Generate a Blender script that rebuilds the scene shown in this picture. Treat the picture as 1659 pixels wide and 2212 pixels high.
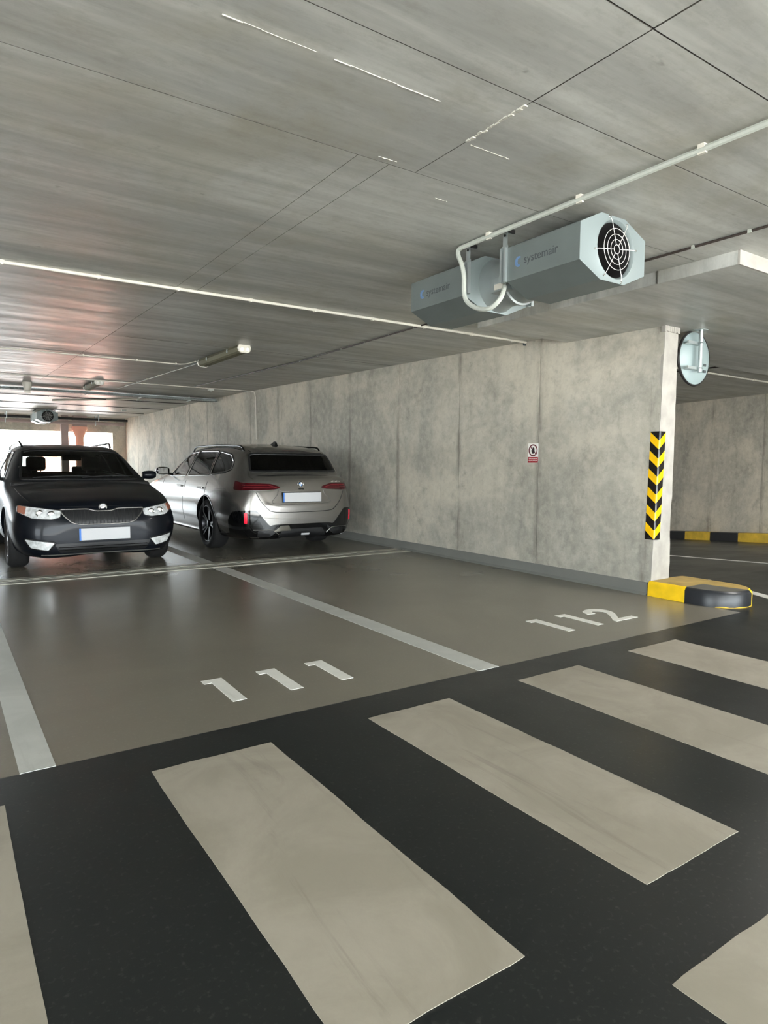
import bpy, bmesh, math, random
import numpy as np
from mathutils import Vector, Matrix
from mathutils.bvhtree import BVHTree
from mathutils.geometry import delaunay_2d_cdt

random.seed(7)
scene = bpy.context.scene
for _o in list(bpy.data.objects):
    bpy.data.objects.remove(_o)
COL = scene.collection

# ------------------------------------------------------------------ camera
F_PX, YAW, PITCH, ROLL, CAM_H = 1427.67, 0.59437651, 0.07123638, -0.00753926, 1.21
_f = Vector((math.sin(YAW) * math.cos(PITCH), math.cos(YAW) * math.cos(PITCH), -math.sin(PITCH)))
_r = Vector((math.cos(YAW), -math.sin(YAW), 0))
_d = _f.cross(_r)
_r2 = math.cos(ROLL) * _r + math.sin(ROLL) * _d
_d2 = -math.sin(ROLL) * _r + math.cos(ROLL) * _d
cam_data = bpy.data.cameras.new('camera')
cam = bpy.data.objects.new('camera', cam_data)
COL.objects.link(cam)
cam.matrix_world = Matrix(((_r2.x, -_d2.x, -_f.x, 0), (_r2.y, -_d2.y, -_f.y, 0), (_r2.z, -_d2.z, -_f.z, CAM_H), (0, 0, 0, 1)))
cam_data.sensor_fit = 'HORIZONTAL'
cam_data.sensor_width = 36.0
cam_data.lens = 36.0 * F_PX / 1659.0
cam_data.clip_start = 0.05
cam_data.clip_end = 300
scene.camera = cam

# ------------------------------------------------------------------ sky, sun, portals, exposure
SKY = 6.0
world = bpy.data.worlds.new('sky')
scene.world = world
world.use_nodes = True
wn = world.node_tree.nodes
wn['Background'].inputs['Color'].default_value = (0.86, 0.95, 1.0, 1)
wn['Background'].inputs['Strength'].default_value = SKY
sun_d = bpy.data.lights.new('sun', 'SUN')
sun_d.energy = 40.0
sun_d.angle = 0.02
sun_d.color = (1.0, 0.98, 0.955)
sun = bpy.data.objects.new('sun', sun_d)
COL.objects.link(sun)
sun.rotation_euler = (math.radians(62), 0, math.radians(-12))


def portal(name, loc, rot, sx, sy):
    """an opening of the building, marked so that the sky light through it is sampled well"""
    d = bpy.data.lights.new(name, 'AREA')
    d.shape = 'RECTANGLE'
    d.size, d.size_y = sx, sy
    d.cycles.is_portal = True
    o = bpy.data.objects.new(name, d)
    COL.objects.link(o)
    o.location, o.rotation_euler = loc, rot
    return o


R90 = math.pi / 2
portal('opening_portal_entrance', (1.0, -7.2, 1.35), (R90, 0, 0), 18.0, 2.5)      # behind the camera, looks +Y
portal('opening_portal_lane', (-9.2, -0.75, 1.3), (R90, 0, -R90), 6.5, 2.55)               # left end of the driving lane, looks +X
portal('opening_portal_far', (-1.9, 24.75, 1.55), (R90, 0, math.pi), 14.2, 1.5)

scene.view_settings.view_transform = 'Standard'
scene.view_settings.look = 'None'
scene.view_settings.gamma = 1.0
scene.view_settings.use_curve_mapping = False
scene.view_settings.exposure = 1.45
scene.cycles.use_adaptive_sampling = True
scene.cycles.adaptive_threshold = 0.03
scene.cycles.max_bounces = 8
scene.cycles.diffuse_bounces = 5
scene.cycles.glossy_bounces = 4
scene.cycles.transparent_max_bounces = 12
scene.cycles.sample_clamp_indirect = 6.0


# ------------------------------------------------------------------ materials
def rgb(r, g, b):
    """sRGB 0-255 to linear"""
    def l(c):
        c /= 255.0
        return c / 12.92 if c <= 0.04045 else ((c + 0.055) / 1.055) ** 2.4
    return (l(r), l(g), l(b), 1.0)


def new_mat(name):
    m = bpy.data.materials.new(name)
    m.use_nodes = True
    nt = m.node_tree
    return m, nt, nt.nodes['Principled BSDF']


def mat(name, col, rough=0.5, metal=0.0, spec=None, coat=0.0, noise=0.0, nscale=40.0, bump=0.0, coat_rough=0.05):
    m, nt, b = new_mat(name)
    b.inputs['Base Color'].default_value = col
    b.inputs['Roughness'].default_value = rough
    b.inputs['Metallic'].default_value = metal
    if spec is not None:
        b.inputs['Specular IOR Level'].default_value = spec
    if coat:
        b.inputs['Coat Weight'].default_value = coat
        b.inputs['Coat Roughness'].default_value = coat_rough
    n = nt.nodes
    if noise or bump:
        tc = n.new('ShaderNodeTexCoord')
        nz = n.new('ShaderNodeTexNoise')
        nz.inputs['Scale'].default_value = nscale
        nz.inputs['Detail'].default_value = 5
        nt.links.new(tc.outputs['Object'], nz.inputs['Vector'])
        if noise:
            mp = n.new('ShaderNodeMapRange')
            mp.inputs['From Min'].default_value = 0.3
            mp.inputs['From Max'].default_value = 0.7
            mp.inputs['To Min'].default_value = 1 - noise
            mp.inputs['To Max'].default_value = 1 + noise
            nt.links.new(nz.outputs['Fac'], mp.inputs['Value'])
            mx = n.new('ShaderNodeVectorMath')
            mx.operation = 'SCALE'
            mx.inputs[0].default_value = col[:3]
            nt.links.new(mp.outputs['Result'], mx.inputs['Scale'])
            nt.links.new(mx.outputs['Vector'], b.inputs['Base Color'])
        if bump:
            bp = n.new('ShaderNodeBump')
            bp.inputs['Strength'].default_value = bump
            bp.inputs['Distance'].default_value = 0.01
            nt.links.new(nz.outputs['Fac'], bp.inputs['Height'])
            nt.links.new(bp.outputs['Normal'], b.inputs['Normal'])
    return m


class NG:
    """small helper for node graphs on world position"""

    def __init__(self, nt):
        self.nt = nt
        self.pos = nt.nodes.new('ShaderNodeNewGeometry').outputs['Position']

    def L(self, a, b):
        self.nt.links.new(a, b)

    def noise(self, scale, vec=(1, 1, 1), detail=4, rough=0.55, dist=0.0, off=(0, 0, 0)):
        mp = self.nt.nodes.new('ShaderNodeMapping')
        mp.inputs['Scale'].default_value = vec
        mp.inputs['Location'].default_value = off
        self.L(self.pos, mp.inputs['Vector'])
        n = self.nt.nodes.new('ShaderNodeTexNoise')
        n.inputs['Scale'].default_value = scale
        n.inputs['Detail'].default_value = detail
        n.inputs['Roughness'].default_value = rough
        n.inputs['Distortion'].default_value = dist
        self.L(mp.outputs['Vector'], n.inputs['Vector'])
        return n.outputs['Fac']

    def voro(self, scale, vec=(1, 1, 1)):
        mp = self.nt.nodes.new('ShaderNodeMapping')
        mp.inputs['Scale'].default_value = vec
        self.L(self.pos, mp.inputs['Vector'])
        n = self.nt.nodes.new('ShaderNodeTexVoronoi')
        n.inputs['Scale'].default_value = scale
        self.L(mp.outputs['Vector'], n.inputs['Vector'])
        return n.outputs['Distance']

    def ramp(self, v, a, b, lo=0.0, hi=1.0):
        n = self.nt.nodes.new('ShaderNodeMapRange')
        n.interpolation_type = 'SMOOTHSTEP'
        n.inputs['From Min'].default_value = a
        n.inputs['From Max'].default_value = b
        n.inputs['To Min'].default_value = lo
        n.inputs['To Max'].default_value = hi
        self.L(v, n.inputs['Value'])
        return n.outputs['Result']

    def mul(self, a, b):
        n = self.nt.nodes.new('ShaderNodeMath')
        n.operation = 'MULTIPLY'
        for i, v in enumerate((a, b)):
            if isinstance(v, (int, float)):
                n.inputs[i].default_value = v
            else:
                self.L(v, n.inputs[i])
        return n.outputs['Value']

    def add(self, a, b):
        o = self.mul(a, b)
        o.node.operation = 'ADD'
        return o

    def mix(self, fac, a, b):
        n = self.nt.nodes.new('ShaderNodeMix')
        n.data_type = 'RGBA'
        for s, v in ((n.inputs[0], fac), (n.inputs[6], a), (n.inputs[7], b)):
            if isinstance(v, (tuple, list)) or isinstance(v, (int, float)):
                s.default_value = v
            else:
                self.L(v, s)
        return n.outputs[2]

    def bump(self, h, strength, dist=0.01):
        n = self.nt.nodes.new('ShaderNodeBump')
        n.inputs['Strength'].default_value = strength
        n.inputs['Distance'].default_value = dist
        self.L(h, n.inputs['Height'])
        return n.outputs['Normal']


def concrete_wall():
    m, nt, b = new_mat('concrete_wall')
    g = NG(nt)
    big = g.ramp(g.noise(0.75, detail=5, rough=0.6, dist=0.6), 0.36, 0.66)
    c = g.mix(big, rgb(156, 154, 144), rgb(196, 189, 173))
    streak = g.ramp(g.noise(1.0, vec=(5, 5, 0.35), detail=5), 0.5, 0.78)
    c = g.mix(g.mul(streak, 0.32), c, rgb(118, 114, 104))
    blot = g.ramp(g.noise(3.0, detail=7, rough=0.72, dist=0.25, off=(3, 1, 5)), 0.52, 0.70)
    c = g.mix(g.mul(blot, 0.48), c, rgb(124, 120, 112))
    lum = g.ramp(g.noise(9.0, detail=8, rough=0.7), 0.35, 0.75)
    c = g.mix(g.mul(lum, 0.42), c, rgb(214, 208, 194))
    mott = g.ramp(g.noise(15.0, detail=9, rough=0.78, off=(5, 3, 8)), 0.47, 0.66)
    c = g.mix(g.mul(mott, 0.22), c, rgb(118, 114, 106))
    pores = g.ramp(g.noise(26.0, detail=4, rough=0.75, off=(9, 2, 1)), 0.69, 0.76)
    c = g.mix(g.mul(pores, 0.6), c, rgb(76, 72, 66))
    sx = nt.nodes.new('ShaderNodeSeparateXYZ')           # grout stains along the formwork joints
    g.L(g.pos, sx.inputs[0])
    fr = g.mul(g.add(sx.outputs['Y'], -5.135 + 27.0), 1 / 1.35)
    w = nt.nodes.new('ShaderNodeMath')
    w.operation = 'PINGPONG'
    w.inputs[1].default_value = 0.5
    g.L(fr, w.inputs[0])
    stain = g.mul(g.ramp(w.outputs[0], 0.055, 0.0), g.ramp(g.noise(1.0, vec=(9, 9, 1.4), detail=6, rough=0.65), 0.38, 0.66))
    c = g.mix(g.mul(stain, 0.6), c, rgb(104, 98, 90))
    g.L(c, b.inputs['Base Color'])
    b.inputs['Roughness'].default_value = 0.78
    b.inputs['Specular IOR Level'].default_value = 0.25
    g.L(g.bump(g.add(g.noise(14, detail=6, rough=0.7), g.mul(pores, -0.8)), 0.35, 0.01), b.inputs['Normal'])
    return m


def concrete_ceiling():
    m, nt, b = new_mat('concrete_ceiling')
    g = NG(nt)
    st = g.ramp(g.noise(1.0, vec=(0.45, 4.2, 1), detail=6, rough=0.6, dist=0.35), 0.36, 0.68)
    c = g.mix(st, rgb(158, 159, 154), rgb(192, 193, 187))
    fine = g.ramp(g.noise(1.0, vec=(2.0, 22, 1), detail=5, rough=0.65), 0.42, 0.75)
    c = g.mix(g.mul(fine, 0.22), c, rgb(124, 122, 115))
    blot = g.ramp(g.noise(0.9, detail=6, rough=0.65, dist=0.8, off=(2, 7, 0)), 0.45, 0.68)
    c = g.mix(g.mul(blot, 0.45), c, rgb(150, 146, 128))
    mott = g.ramp(g.noise(11.0, vec=(1, 1.8, 1), detail=9, rough=0.78), 0.46, 0.68)
    c = g.mix(g.mul(mott, 0.26), c, rgb(126, 124, 114))
    olive = g.ramp(g.noise(2.1, detail=7, rough=0.7, off=(6, 1, 0)), 0.52, 0.68)
    c = g.mix(g.mul(olive, 0.3), c, rgb(138, 134, 116))
    spots = g.ramp(g.noise(3.4, vec=(1, 1.6, 1), detail=4, rough=0.7, off=(1, 4, 0)), 0.68, 0.75)
    c = g.mix(g.mul(spots, 0.55), c, rgb(92, 88, 78))
    g.L(c, b.inputs['Base Color'])
    g.L(g.ramp(g.noise(2.0, vec=(0.6, 5, 1)), 0.3, 0.7, 0.34, 0.5), b.inputs['Roughness'])
    b.inputs['Specular IOR Level'].default_value = 0.36
    g.L(g.bump(g.noise(1.0, vec=(3, 24, 1), detail=6, rough=0.6), 0.10, 0.01), b.inputs['Normal'])
    return m


def floor_coat(name, ca, cb, rlo, rhi, spec=0.5, bump=0.02):
    m, nt, b = new_mat(name)
    g = NG(nt)
    v = g.ramp(g.noise(0.7, detail=6, rough=0.6, dist=0.7), 0.35, 0.68)
    c = g.mix(v, ca, cb)
    dust = g.ramp(g.noise(60.0, detail=3), 0.55, 0.8)
    c = g.mix(g.mul(dust, 0.08), c, rgb(190, 186, 176))
    g.L(c, b.inputs['Base Color'])
    g.L(g.ramp(g.noise(1.3, detail=6, rough=0.6, off=(4, 4, 0)), 0.3, 0.7, rlo, rhi), b.inputs['Roughness'])
    b.inputs['Specular IOR Level'].default_value = spec
    g.L(g.bump(g.add(g.noise(2.2, detail=4), g.mul(g.noise(160, detail=2), 0.15)), bump, 0.02), b.inputs['Normal'])
    return m


def stripe_paint(name, ca, cb, cc):
    m, nt, b = new_mat(name)
    g = NG(nt)
    v = g.ramp(g.noise(2.2, detail=6, rough=0.65, dist=0.8), 0.35, 0.68)
    c = g.mix(v, ca, cb)
    scuff = g.ramp(g.noise(1.0, vec=(7, 1.0, 1), detail=7, rough=0.7, dist=1.0), 0.56, 0.72)
    c = g.mix(g.mul(scuff, 0.45), c, cc)
    g.L(c, b.inputs['Base Color'])
    b.inputs['Roughness'].default_value = 0.55
    b.inputs['Specular IOR Level'].default_value = 0.35
    g.L(g.bump(g.noise(90, detail=4), 0.08, 0.005), b.inputs['Normal'])
    return m


def glass(name, tint, gloss=1.0, ior=1.5):
    m = bpy.data.materials.new(name)
    m.use_nodes = True
    nt = m.node_tree
    n = nt.nodes
    n.remove(n['Principled BSDF'])
    t = n.new('ShaderNodeBsdfTransparent')
    t.inputs['Color'].default_value = (*tint, 1)
    s = n.new('ShaderNodeBsdfGlossy')
    s.inputs['Roughness'].default_value = 0.02
    s.inputs['Color'].default_value = (gloss, gloss, gloss, 1)
    fr = n.new('ShaderNodeFresnel')
    fr.inputs['IOR'].default_value = ior
    mx = n.new('ShaderNodeMixShader')
    nt.links.new(fr.outputs['Fac'], mx.inputs['Fac'])
    nt.links.new(t.outputs[0], mx.inputs[1])
    nt.links.new(s.outputs[0], mx.inputs[2])
    nt.links.new(mx.outputs[0], n['Material Output'].inputs['Surface'])
    return m


M = {}
M['wall'] = concrete_wall()
M['ceil'] = concrete_ceiling()
M['bay'] = floor_coat('bay_floor_coating', rgb(120, 115, 104), rgb(125, 120, 108), 0.23, 0.27, spec=0.5, bump=0.004)
M['lane'] = floor_coat('lane_floor_coating', rgb(28, 31, 31), rgb(33, 35, 34), 0.30, 0.40, spec=0.4, bump=0.006)
M['upstand'] = mat('upstand_coating', rgb(120, 120, 115), 0.45, noise=0.06, nscale=3)
M['stripe'] = stripe_paint('crossing_paint', rgb(153, 146, 133), rgb(167, 160, 147), rgb(129, 121, 111))
M['line'] = stripe_paint('line_paint', rgb(184, 185, 180), rgb(198, 198, 193), rgb(166, 165, 160))
M['digit'] = stripe_paint('number_paint', rgb(222, 221, 214), rgb(234, 232, 225), rgb(200, 198, 190))
M['endskin'] = mat('lit_end_concrete', rgb(162, 158, 150), 0.8, noise=0.16, nscale=7, bump=0.3)  # skin for concrete faces that look white only from strong light
M['joint'] = mat('joint_dark', rgb(70, 67, 60), 0.9, noise=0.2, nscale=12)
M['fin'] = mat('lime_fin', rgb(188, 186, 175), 0.8, noise=0.1)
M['galv'] = mat('galvanised_steel', rgb(176, 184, 184), 0.42, 0.75, noise=0.07, nscale=5)
M['galvdark'] = mat('fan_casing_steel', rgb(118, 126, 125), 0.5, 0.5, noise=0.07, nscale=4)
M['fanend'] = mat('pale_fan_end', rgb(126, 136, 136), 0.5, 0.15)
M['wire'] = mat('pale_wire', rgb(225, 222, 214), 0.4, 0.3)
M['dark'] = mat('dark_hollow', rgb(26, 24, 24), 0.7)
M['darkmetal'] = mat('dark_metal', rgb(48, 46, 46), 0.45, 0.5)
M['white'] = mat('white_plastic', rgb(204, 200, 188), 0.45)
M['conduit'] = mat('pale_conduit', rgb(172, 176, 167), 0.5, noise=0.04)
M['greycable'] = mat('dark_cable', rgb(58, 50, 46), 0.55)
M['ink'] = mat('grey_ink', rgb(66, 72, 74), 0.6)
M['blueink'] = mat('blue_ink', rgb(92, 122, 160), 0.6)
M['yellow'] = mat('yellow_rubber', rgb(250, 196, 8), 0.32, noise=0.03)
M['black'] = mat('black_rubber', rgb(24, 21, 20), 0.3)
M['kyellow'] = mat('kerb_yellow_paint', rgb(246, 200, 22), 0.5, noise=0.1, nscale=9, bump=0.2)
M['kblack'] = mat('kerb_black_paint', rgb(38, 40, 44), 0.35, noise=0.15, nscale=9, bump=0.15)
M['kdull'] = mat('dusty_kerb_yellow', rgb(206, 172, 58), 0.6, noise=0.2, nscale=6)
M['kworn'] = mat('worn_yellow_paint', rgb(168, 142, 78), 0.6, noise=0.2, nscale=7, bump=0.2)
M['kgrey'] = mat('worn_black_paint', rgb(92, 90, 82), 0.6, noise=0.2, nscale=7, bump=0.2)
M['signwhite'] = mat('sign_white', rgb(240, 238, 232), 0.35)
M['signred'] = mat('sign_red', rgb(160, 20, 36), 0.35)
M['signdark'] = mat('sign_dark_red', rgb(96, 20, 34), 0.35)
M['signblack'] = mat('sign_black', rgb(38, 18, 26), 0.35)
M['mirrorback'] = mat('pale_blue_white_shell', rgb(140, 155, 155), 0.4)
M['lampshell'] = mat('dull_lamp_diffuser', rgb(108, 106, 84), 0.7, spec=0.2, noise=0.08, nscale=4)
M['lampbody'] = mat('lamp_body', rgb(96, 94, 78), 0.75, spec=0.2)
M['steel'] = mat('steel_strip', rgb(186, 182, 168), 0.4, 0.4, noise=0.12, nscale=6)
M['salmon'] = mat('salmon_render', rgb(236, 174, 152), 0.9, noise=0.05, nscale=1)
M['greycol'] = mat('grey_column', rgb(168, 150, 146), 0.85, noise=0.08, nscale=3)
M['paving'] = mat('outside_paving', rgb(174, 173, 170), 0.9, noise=0.1, nscale=0.6)
M['winglass'] = mat('facade_glass', rgb(120, 140, 150), 0.1)
# cars
M['navy'] = mat('deep_blue_black_paint', rgb(12, 16, 23), 0.36, 0.2, spec=0.22, coat=0.15, coat_rough=0.06)
M['silver'] = mat('warm_silver_paint', rgb(134, 131, 127), 0.27, 0.88, coat=0.6, coat_rough=0.04)
M['trim'] = mat('satin_black_trim', rgb(22, 22, 23), 0.4)
M['gloss'] = mat('gloss_black_trim', rgb(10, 10, 11), 0.08, spec=0.6)
M['tyre'] = mat('tyre_rubber', rgb(26, 25, 25), 0.75)
M['rimdark'] = mat('dark_alloy', rgb(46, 46, 48), 0.28, 0.8)
M['rimgrey'] = mat('grey_alloy', rgb(120, 120, 122), 0.3, 0.85)
M['chrome'] = mat('chrome', rgb(220, 220, 218), 0.08, 1.0)
M['satin'] = mat('satin_chrome', rgb(140, 138, 133), 0.3, 0.9)
M['headlamp'] = mat('headlamp_lens', rgb(236, 238, 238), 0.10, 0.35, noise=0.35, nscale=24)
M['indicator'] = mat('amber_indicator', rgb(176, 116, 96), 0.15, 0.2)
M['taillamp'] = mat('dark_red_lens', rgb(58, 7, 14), 0.15, spec=0.4, coat=0.25)
M['tailline'] = mat('red_light_guide', rgb(126, 40, 46), 0.1)
M['reflector'] = mat('red_reflector', rgb(244, 30, 60), 0.25)
M['plate'] = mat('blank_plate', rgb(186, 186, 187), 0.4)
M['plateblue'] = mat('plate_blue', rgb(46, 112, 196), 0.4)
M['cabin'] = mat('cabin_dark', rgb(30, 28, 27), 0.8)
M['seat'] = mat('seat_fabric', rgb(36, 34, 33), 0.9)
M['screen'] = glass('windscreen_glass', (0.72, 0.76, 0.72), 0.9)
M['tint'] = glass('privacy_glass', (0.03, 0.032, 0.03), 0.8)
M['sideglass'] = glass('side_glass', (0.30, 0.32, 0.30), 0.9)
M['badgeblue'] = mat('badge_blue', rgb(90, 130, 180), 0.2)


# ------------------------------------------------------------------ object helpers
def link(o, parent=None):
    COL.objects.link(o)
    if parent is not None:
        o.parent = parent
    return o


def tag(o, label=None, cat=None, group=None, kind=None):
    for k, v in (('label', label), ('category', cat), ('group', group), ('kind', kind)):
        if v:
            o[k] = v
    return o


def empty(name, loc=(0, 0, 0), rz=0.0, parent=None):
    o = bpy.data.objects.new(name, None)
    o.location, o.rotation_euler = loc, (0, 0, rz)
    o.empty_display_size = 0.1
    return link(o, parent)


def mesh_obj(name, verts, faces, m, parent=None, smooth=False):
    me = bpy.data.meshes.new(name)
    me.from_pydata([tuple(v) for v in verts], [], faces)
    bm = bmesh.new()
    bm.from_mesh(me)
    bmesh.ops.recalc_face_normals(bm, faces=bm.faces)
    bm.to_mesh(me)
    bm.free()
    if smooth:
        for p in me.polygons:
            p.use_smooth = True
    me.materials.append(m)
    return link(bpy.data.objects.new(name, me), parent)


def share(o, name, loc=None, parent=None, rot=None):
    c = bpy.data.objects.new(name, o.data)
    if loc is not None:
        c.location = loc
    if rot is not None:
        c.rotation_euler = rot
    return link(c, parent)


class MB:
    def __init__(self):
        self.v, self.f = [], []

    def box(self, x0, x1, y0, y1, z0, z1):
        n = len(self.v)
        self.v += [(x, y, z) for z in (z0, z1) for y in (y0, y1) for x in (x0, x1)]
        self.f += [tuple(n + i for i in q) for q in ((0, 2, 3, 1), (4, 5, 7, 6), (0, 1, 5, 4), (2, 6, 7, 3), (0, 4, 6, 2), (1, 3, 7, 5))]
        return self

    def prism(self, poly, axis, a, b):
        """extrude a 2-D polygon along an axis; poly holds the two other coordinates in x,y,z order"""
        n = len(self.v)
        k = len(poly)
        for t in (a, b):
            for p in poly:
                self.v.append({'x': (t, p[0], p[1]), 'y': (p[0], t, p[1]), 'z': (p[0], p[1], t)}[axis])
        self.f.append(tuple(range(n, n + k)))
        self.f.append(tuple(range(n + 2 * k - 1, n + k - 1, -1)))
        for i in range(k):
            j = (i + 1) % k
            self.f.append((n + i, n + j, n + k + j, n + k + i))
        return self

    def tube(self, pts, r, seg=8, cap=True):
        pts = [Vector(p) for p in pts]
        n0 = len(self.v)
        up = None
        for i, p in enumerate(pts):
            if i == 0:
                d = pts[1] - p
            elif i == len(pts) - 1:
                d = p - pts[i - 1]
            else:
                d = (pts[i + 1] - p).normalized() + (p - pts[i - 1]).normalized()
            d.normalize()
            if up is None:
                up = d.orthogonal().normalized()
            else:
                up = (up - d * up.dot(d))
                up = up.normalized() if up.length > 1e-6 else d.orthogonal().normalized()
            s = d.cross(up)
            rr = r[i] if isinstance(r, (list, tuple)) else r
            for k in range(seg):
                a = 2 * math.pi * k / seg
                self.v.append(tuple(p + rr * (math.cos(a) * up + math.sin(a) * s)))
        for i in range(len(pts) - 1):
            for k in range(seg):
                a, b = n0 + i * seg + k, n0 + i * seg + (k + 1) % seg
                self.f.append((a, b, b + seg, a + seg))
        if cap:
            self.f.append(tuple(range(n0, n0 + seg)))
            self.f.append(tuple(range(n0 + len(pts) * seg - 1, n0 + (len(pts) - 1) * seg - 1, -1)))
        return self

    def ring(self, c, r, tr, axis='y', seg=32, ts=6):
        n0 = len(self.v)
        for i in range(seg):
            a = 2 * math.pi * i / seg
            for k in range(ts):
                b = 2 * math.pi * k / ts
                u, w, h = (r + tr * math.cos(b)) * math.cos(a), (r + tr * math.cos(b)) * math.sin(a), tr * math.sin(b)
                p = {'y': (u, h, w), 'x': (h, u, w), 'z': (u, w, h)}[axis]
                self.v.append((c[0] + p[0], c[1] + p[1], c[2] + p[2]))
        for i in range(seg):
            for k in range(ts):
                i2, k2 = (i + 1) % seg, (k + 1) % ts
                self.f.append((n0 + i * ts + k, n0 + i2 * ts + k, n0 + i2 * ts + k2, n0 + i * ts + k2))
        return self

    def lathe(self, prof, c, axis='y', seg=40, close=False):
        """prof: list of (radius, along-axis)"""
        n0 = len(self.v)
        m = len(prof)
        for i in range(seg):
            a = 2 * math.pi * i / seg
            for r, h in prof:
                u, w = r * math.cos(a), r * math.sin(a)
                p = {'y': (u, h, w), 'x': (h, u, w), 'z': (u, w, h)}[axis]
                self.v.append((c[0] + p[0], c[1] + p[1], c[2] + p[2]))
        for i in range(seg):
            i2 = (i + 1) % seg
            for k in range(m if close else m - 1):
                k2 = (k + 1) % m
                self.f.append((n0 + i * m + k, n0 + i2 * m + k, n0 + i2 * m + k2, n0 + i * m + k2))
        return self

    def build(self, name, m, parent=None, smooth=False, bevel=0.0, seg=2):
        o = mesh_obj(name, self.v, self.f, m, parent, smooth)
        if bevel:
            md = o.modifiers.new('bevel', 'BEVEL')
            md.width, md.segments, md.limit_method, md.angle_limit = bevel, seg, 'ANGLE', 0.6
        if smooth:
            md = o.modifiers.new('edges', 'EDGE_SPLIT')
            md.split_angle = math.radians(40)
        return o


def text_mesh(name, body, size, m, parent, matrix, depth=0.001):
    cu = bpy.data.curves.new(name, 'FONT')
    cu.body, cu.size, cu.extrude, cu.align_x, cu.align_y = body, size, depth, 'CENTER', 'CENTER'
    t = bpy.data.objects.new(name + '_source', cu)
    COL.objects.link(t)
    bpy.context.view_layer.update()
    me = bpy.data.meshes.new_from_object(t.evaluated_get(bpy.context.evaluated_depsgraph_get()))
    bpy.data.objects.remove(t)
    me.name = name
    me.materials.clear()
    me.materials.append(m)
    o = bpy.data.objects.new(name, me)
    link(o, parent)
    o.matrix_local = matrix
    return o


# =================================================================== STRUCTURE
XW, XW2, YE = 5.53, 5.82, 3.70          # dividing wall: near face, far face, end
EDGE = 2.85                             # where bay coating meets the lane coating
DROP = 2.51


def ceil_z(y):
    return 2.60 if y <= 5.4 else 2.60 + 0.0175 * (min(y, 14.0) - 5.4)


# ---- floor
fl = MB().box(-9.3, XW + 0.01, EDGE, 24.8, -0.3, 0.0).build('floor', M['bay'])
tag(fl, 'grey-brown coated concrete floor of the parking bays', 'floor', kind='structure')
MB().box(-9.3, 18.0, -1.6, EDGE, -0.3, 0.0).build('driving_lane', M['lane'], fl)
MB().box(-9.3, 18.0, -7.5, -1.6, -0.3, 0.0).build('added_bounce_floor', M['paving'], fl)  # unseen pale strip, added so that sunlight bounces up to the ceiling
MB().box(XW + 0.01, 18.0, EDGE, 3.9, -0.3, 0.0).build('driving_lane', M['lane'], fl)
rp = MB()
rp.prism([(3.9, 0.0), (12.0, -0.70), (12.0, -1.2), (3.9, -0.5)], 'x', XW2 - 0.05, 18.0)
rp.build('ramp', M['lane'], fl)

# ---- dividing wall with its formwork panels
wall = MB().box(XW + 0.012, XW2, YE + 0.004, 24.4, -0.4, 2.80)
wo = wall.build('wall_right', M['joint'])
tag(wo, 'long cast concrete wall beside the parked silver estate', 'wall', kind='structure')
for v in wo.data.vertices:                      # the free end leans slightly
    if v.co.y < 4 and v.co.z > 2 and v.co.x < 5.7:
        v.co.x += 0.085
ys = [YE] + [5.135 + 1.35 * k for k in range(15)]
ys[-1] = 24.4
for i in range(len(ys) - 1):
    a, b = ys[i] + (0.004 if i else 0), ys[i + 1] - 0.004
    dx = random.uniform(-0.002, 0.002)
    n = 6
    vv, ff = [], []
    lean = 0.085 if i == 0 else 0.0
    za, zb = (DROP if i == 0 else ceil_z(a)) + 0.03, ceil_z(b) + 0.03
    vv = [(XW + dx, a, -0.02), (XW + dx, b, -0.02), (XW + dx, b, zb), (XW + dx + lean, a, za),
          (XW + 0.014, a, -0.02), (XW + 0.014, b, -0.02), (XW + 0.014, b, zb), (XW + 0.014 + lean, a, za)]
    ff = [(0, 1, 2, 3), (4, 7, 6, 5), (0, 4, 5, 1), (1, 5, 6, 2), (2, 6, 7, 3), (3, 7, 4, 0)]
    mesh_obj('panel', vv, ff, M['wall'], wo)
# concrete end of the wall, its strong light given by an added skin, ragged top collar
vv, ff = [], []
nz = 26
for k in range(nz + 1):
    z = 0.10 + (DROP - 0.10) * k / nz
    xl = XW + 0.085 * z / DROP + random.uniform(-0.004, 0.004)
    xr = XW2 + random.uniform(-0.004, 0.003) - (0.012 if 0.5 < z < 0.85 else 0)
    yo = random.uniform(-0.0015, 0.0015)
    vv += [(xl, YE - 0.008 + yo, z), (xr, YE - 0.008 + yo, z), (xl, YE + 0.02, z), (xr, YE + 0.02, z)]
for k in range(nz):
    a = 4 * k
    ff += [(a, a + 1, a + 5, a + 4), (a + 1, a + 3, a + 7, a + 5), (a, a + 4, a + 6, a + 2)]
mesh_obj('lit_end_skin', vv, ff, M['endskin'], wo)
cb = MB()
for k in range(12):
    t0, t1 = k / 12, (k + 1) / 12
    x0 = XW + 0.075 + 0.225 * t0 - 0.01
    cb.box(x0, x0 + 0.022, YE - 0.018 - random.uniform(0, .008), YE + 0.02, DROP - 0.045 - random.uniform(0, .012), DROP + 0.002)
cb.build('ragged_collar', M['endskin'], wo)
bb = MB().box(XW - 0.012, XW + 0.002, YE + 0.02, 24.4, 0, 0.12)
bb.prism([(XW - 0.035, 0.0), (XW - 0.012, 0.0), (XW - 0.012, 0.025)], 'y', YE + 0.02, 24.4)
tag(bb.build('baseboard_right', M['upstand']), 'low grey coating upstand along the foot of the concrete wall', 'upstand', kind='structure')

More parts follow.
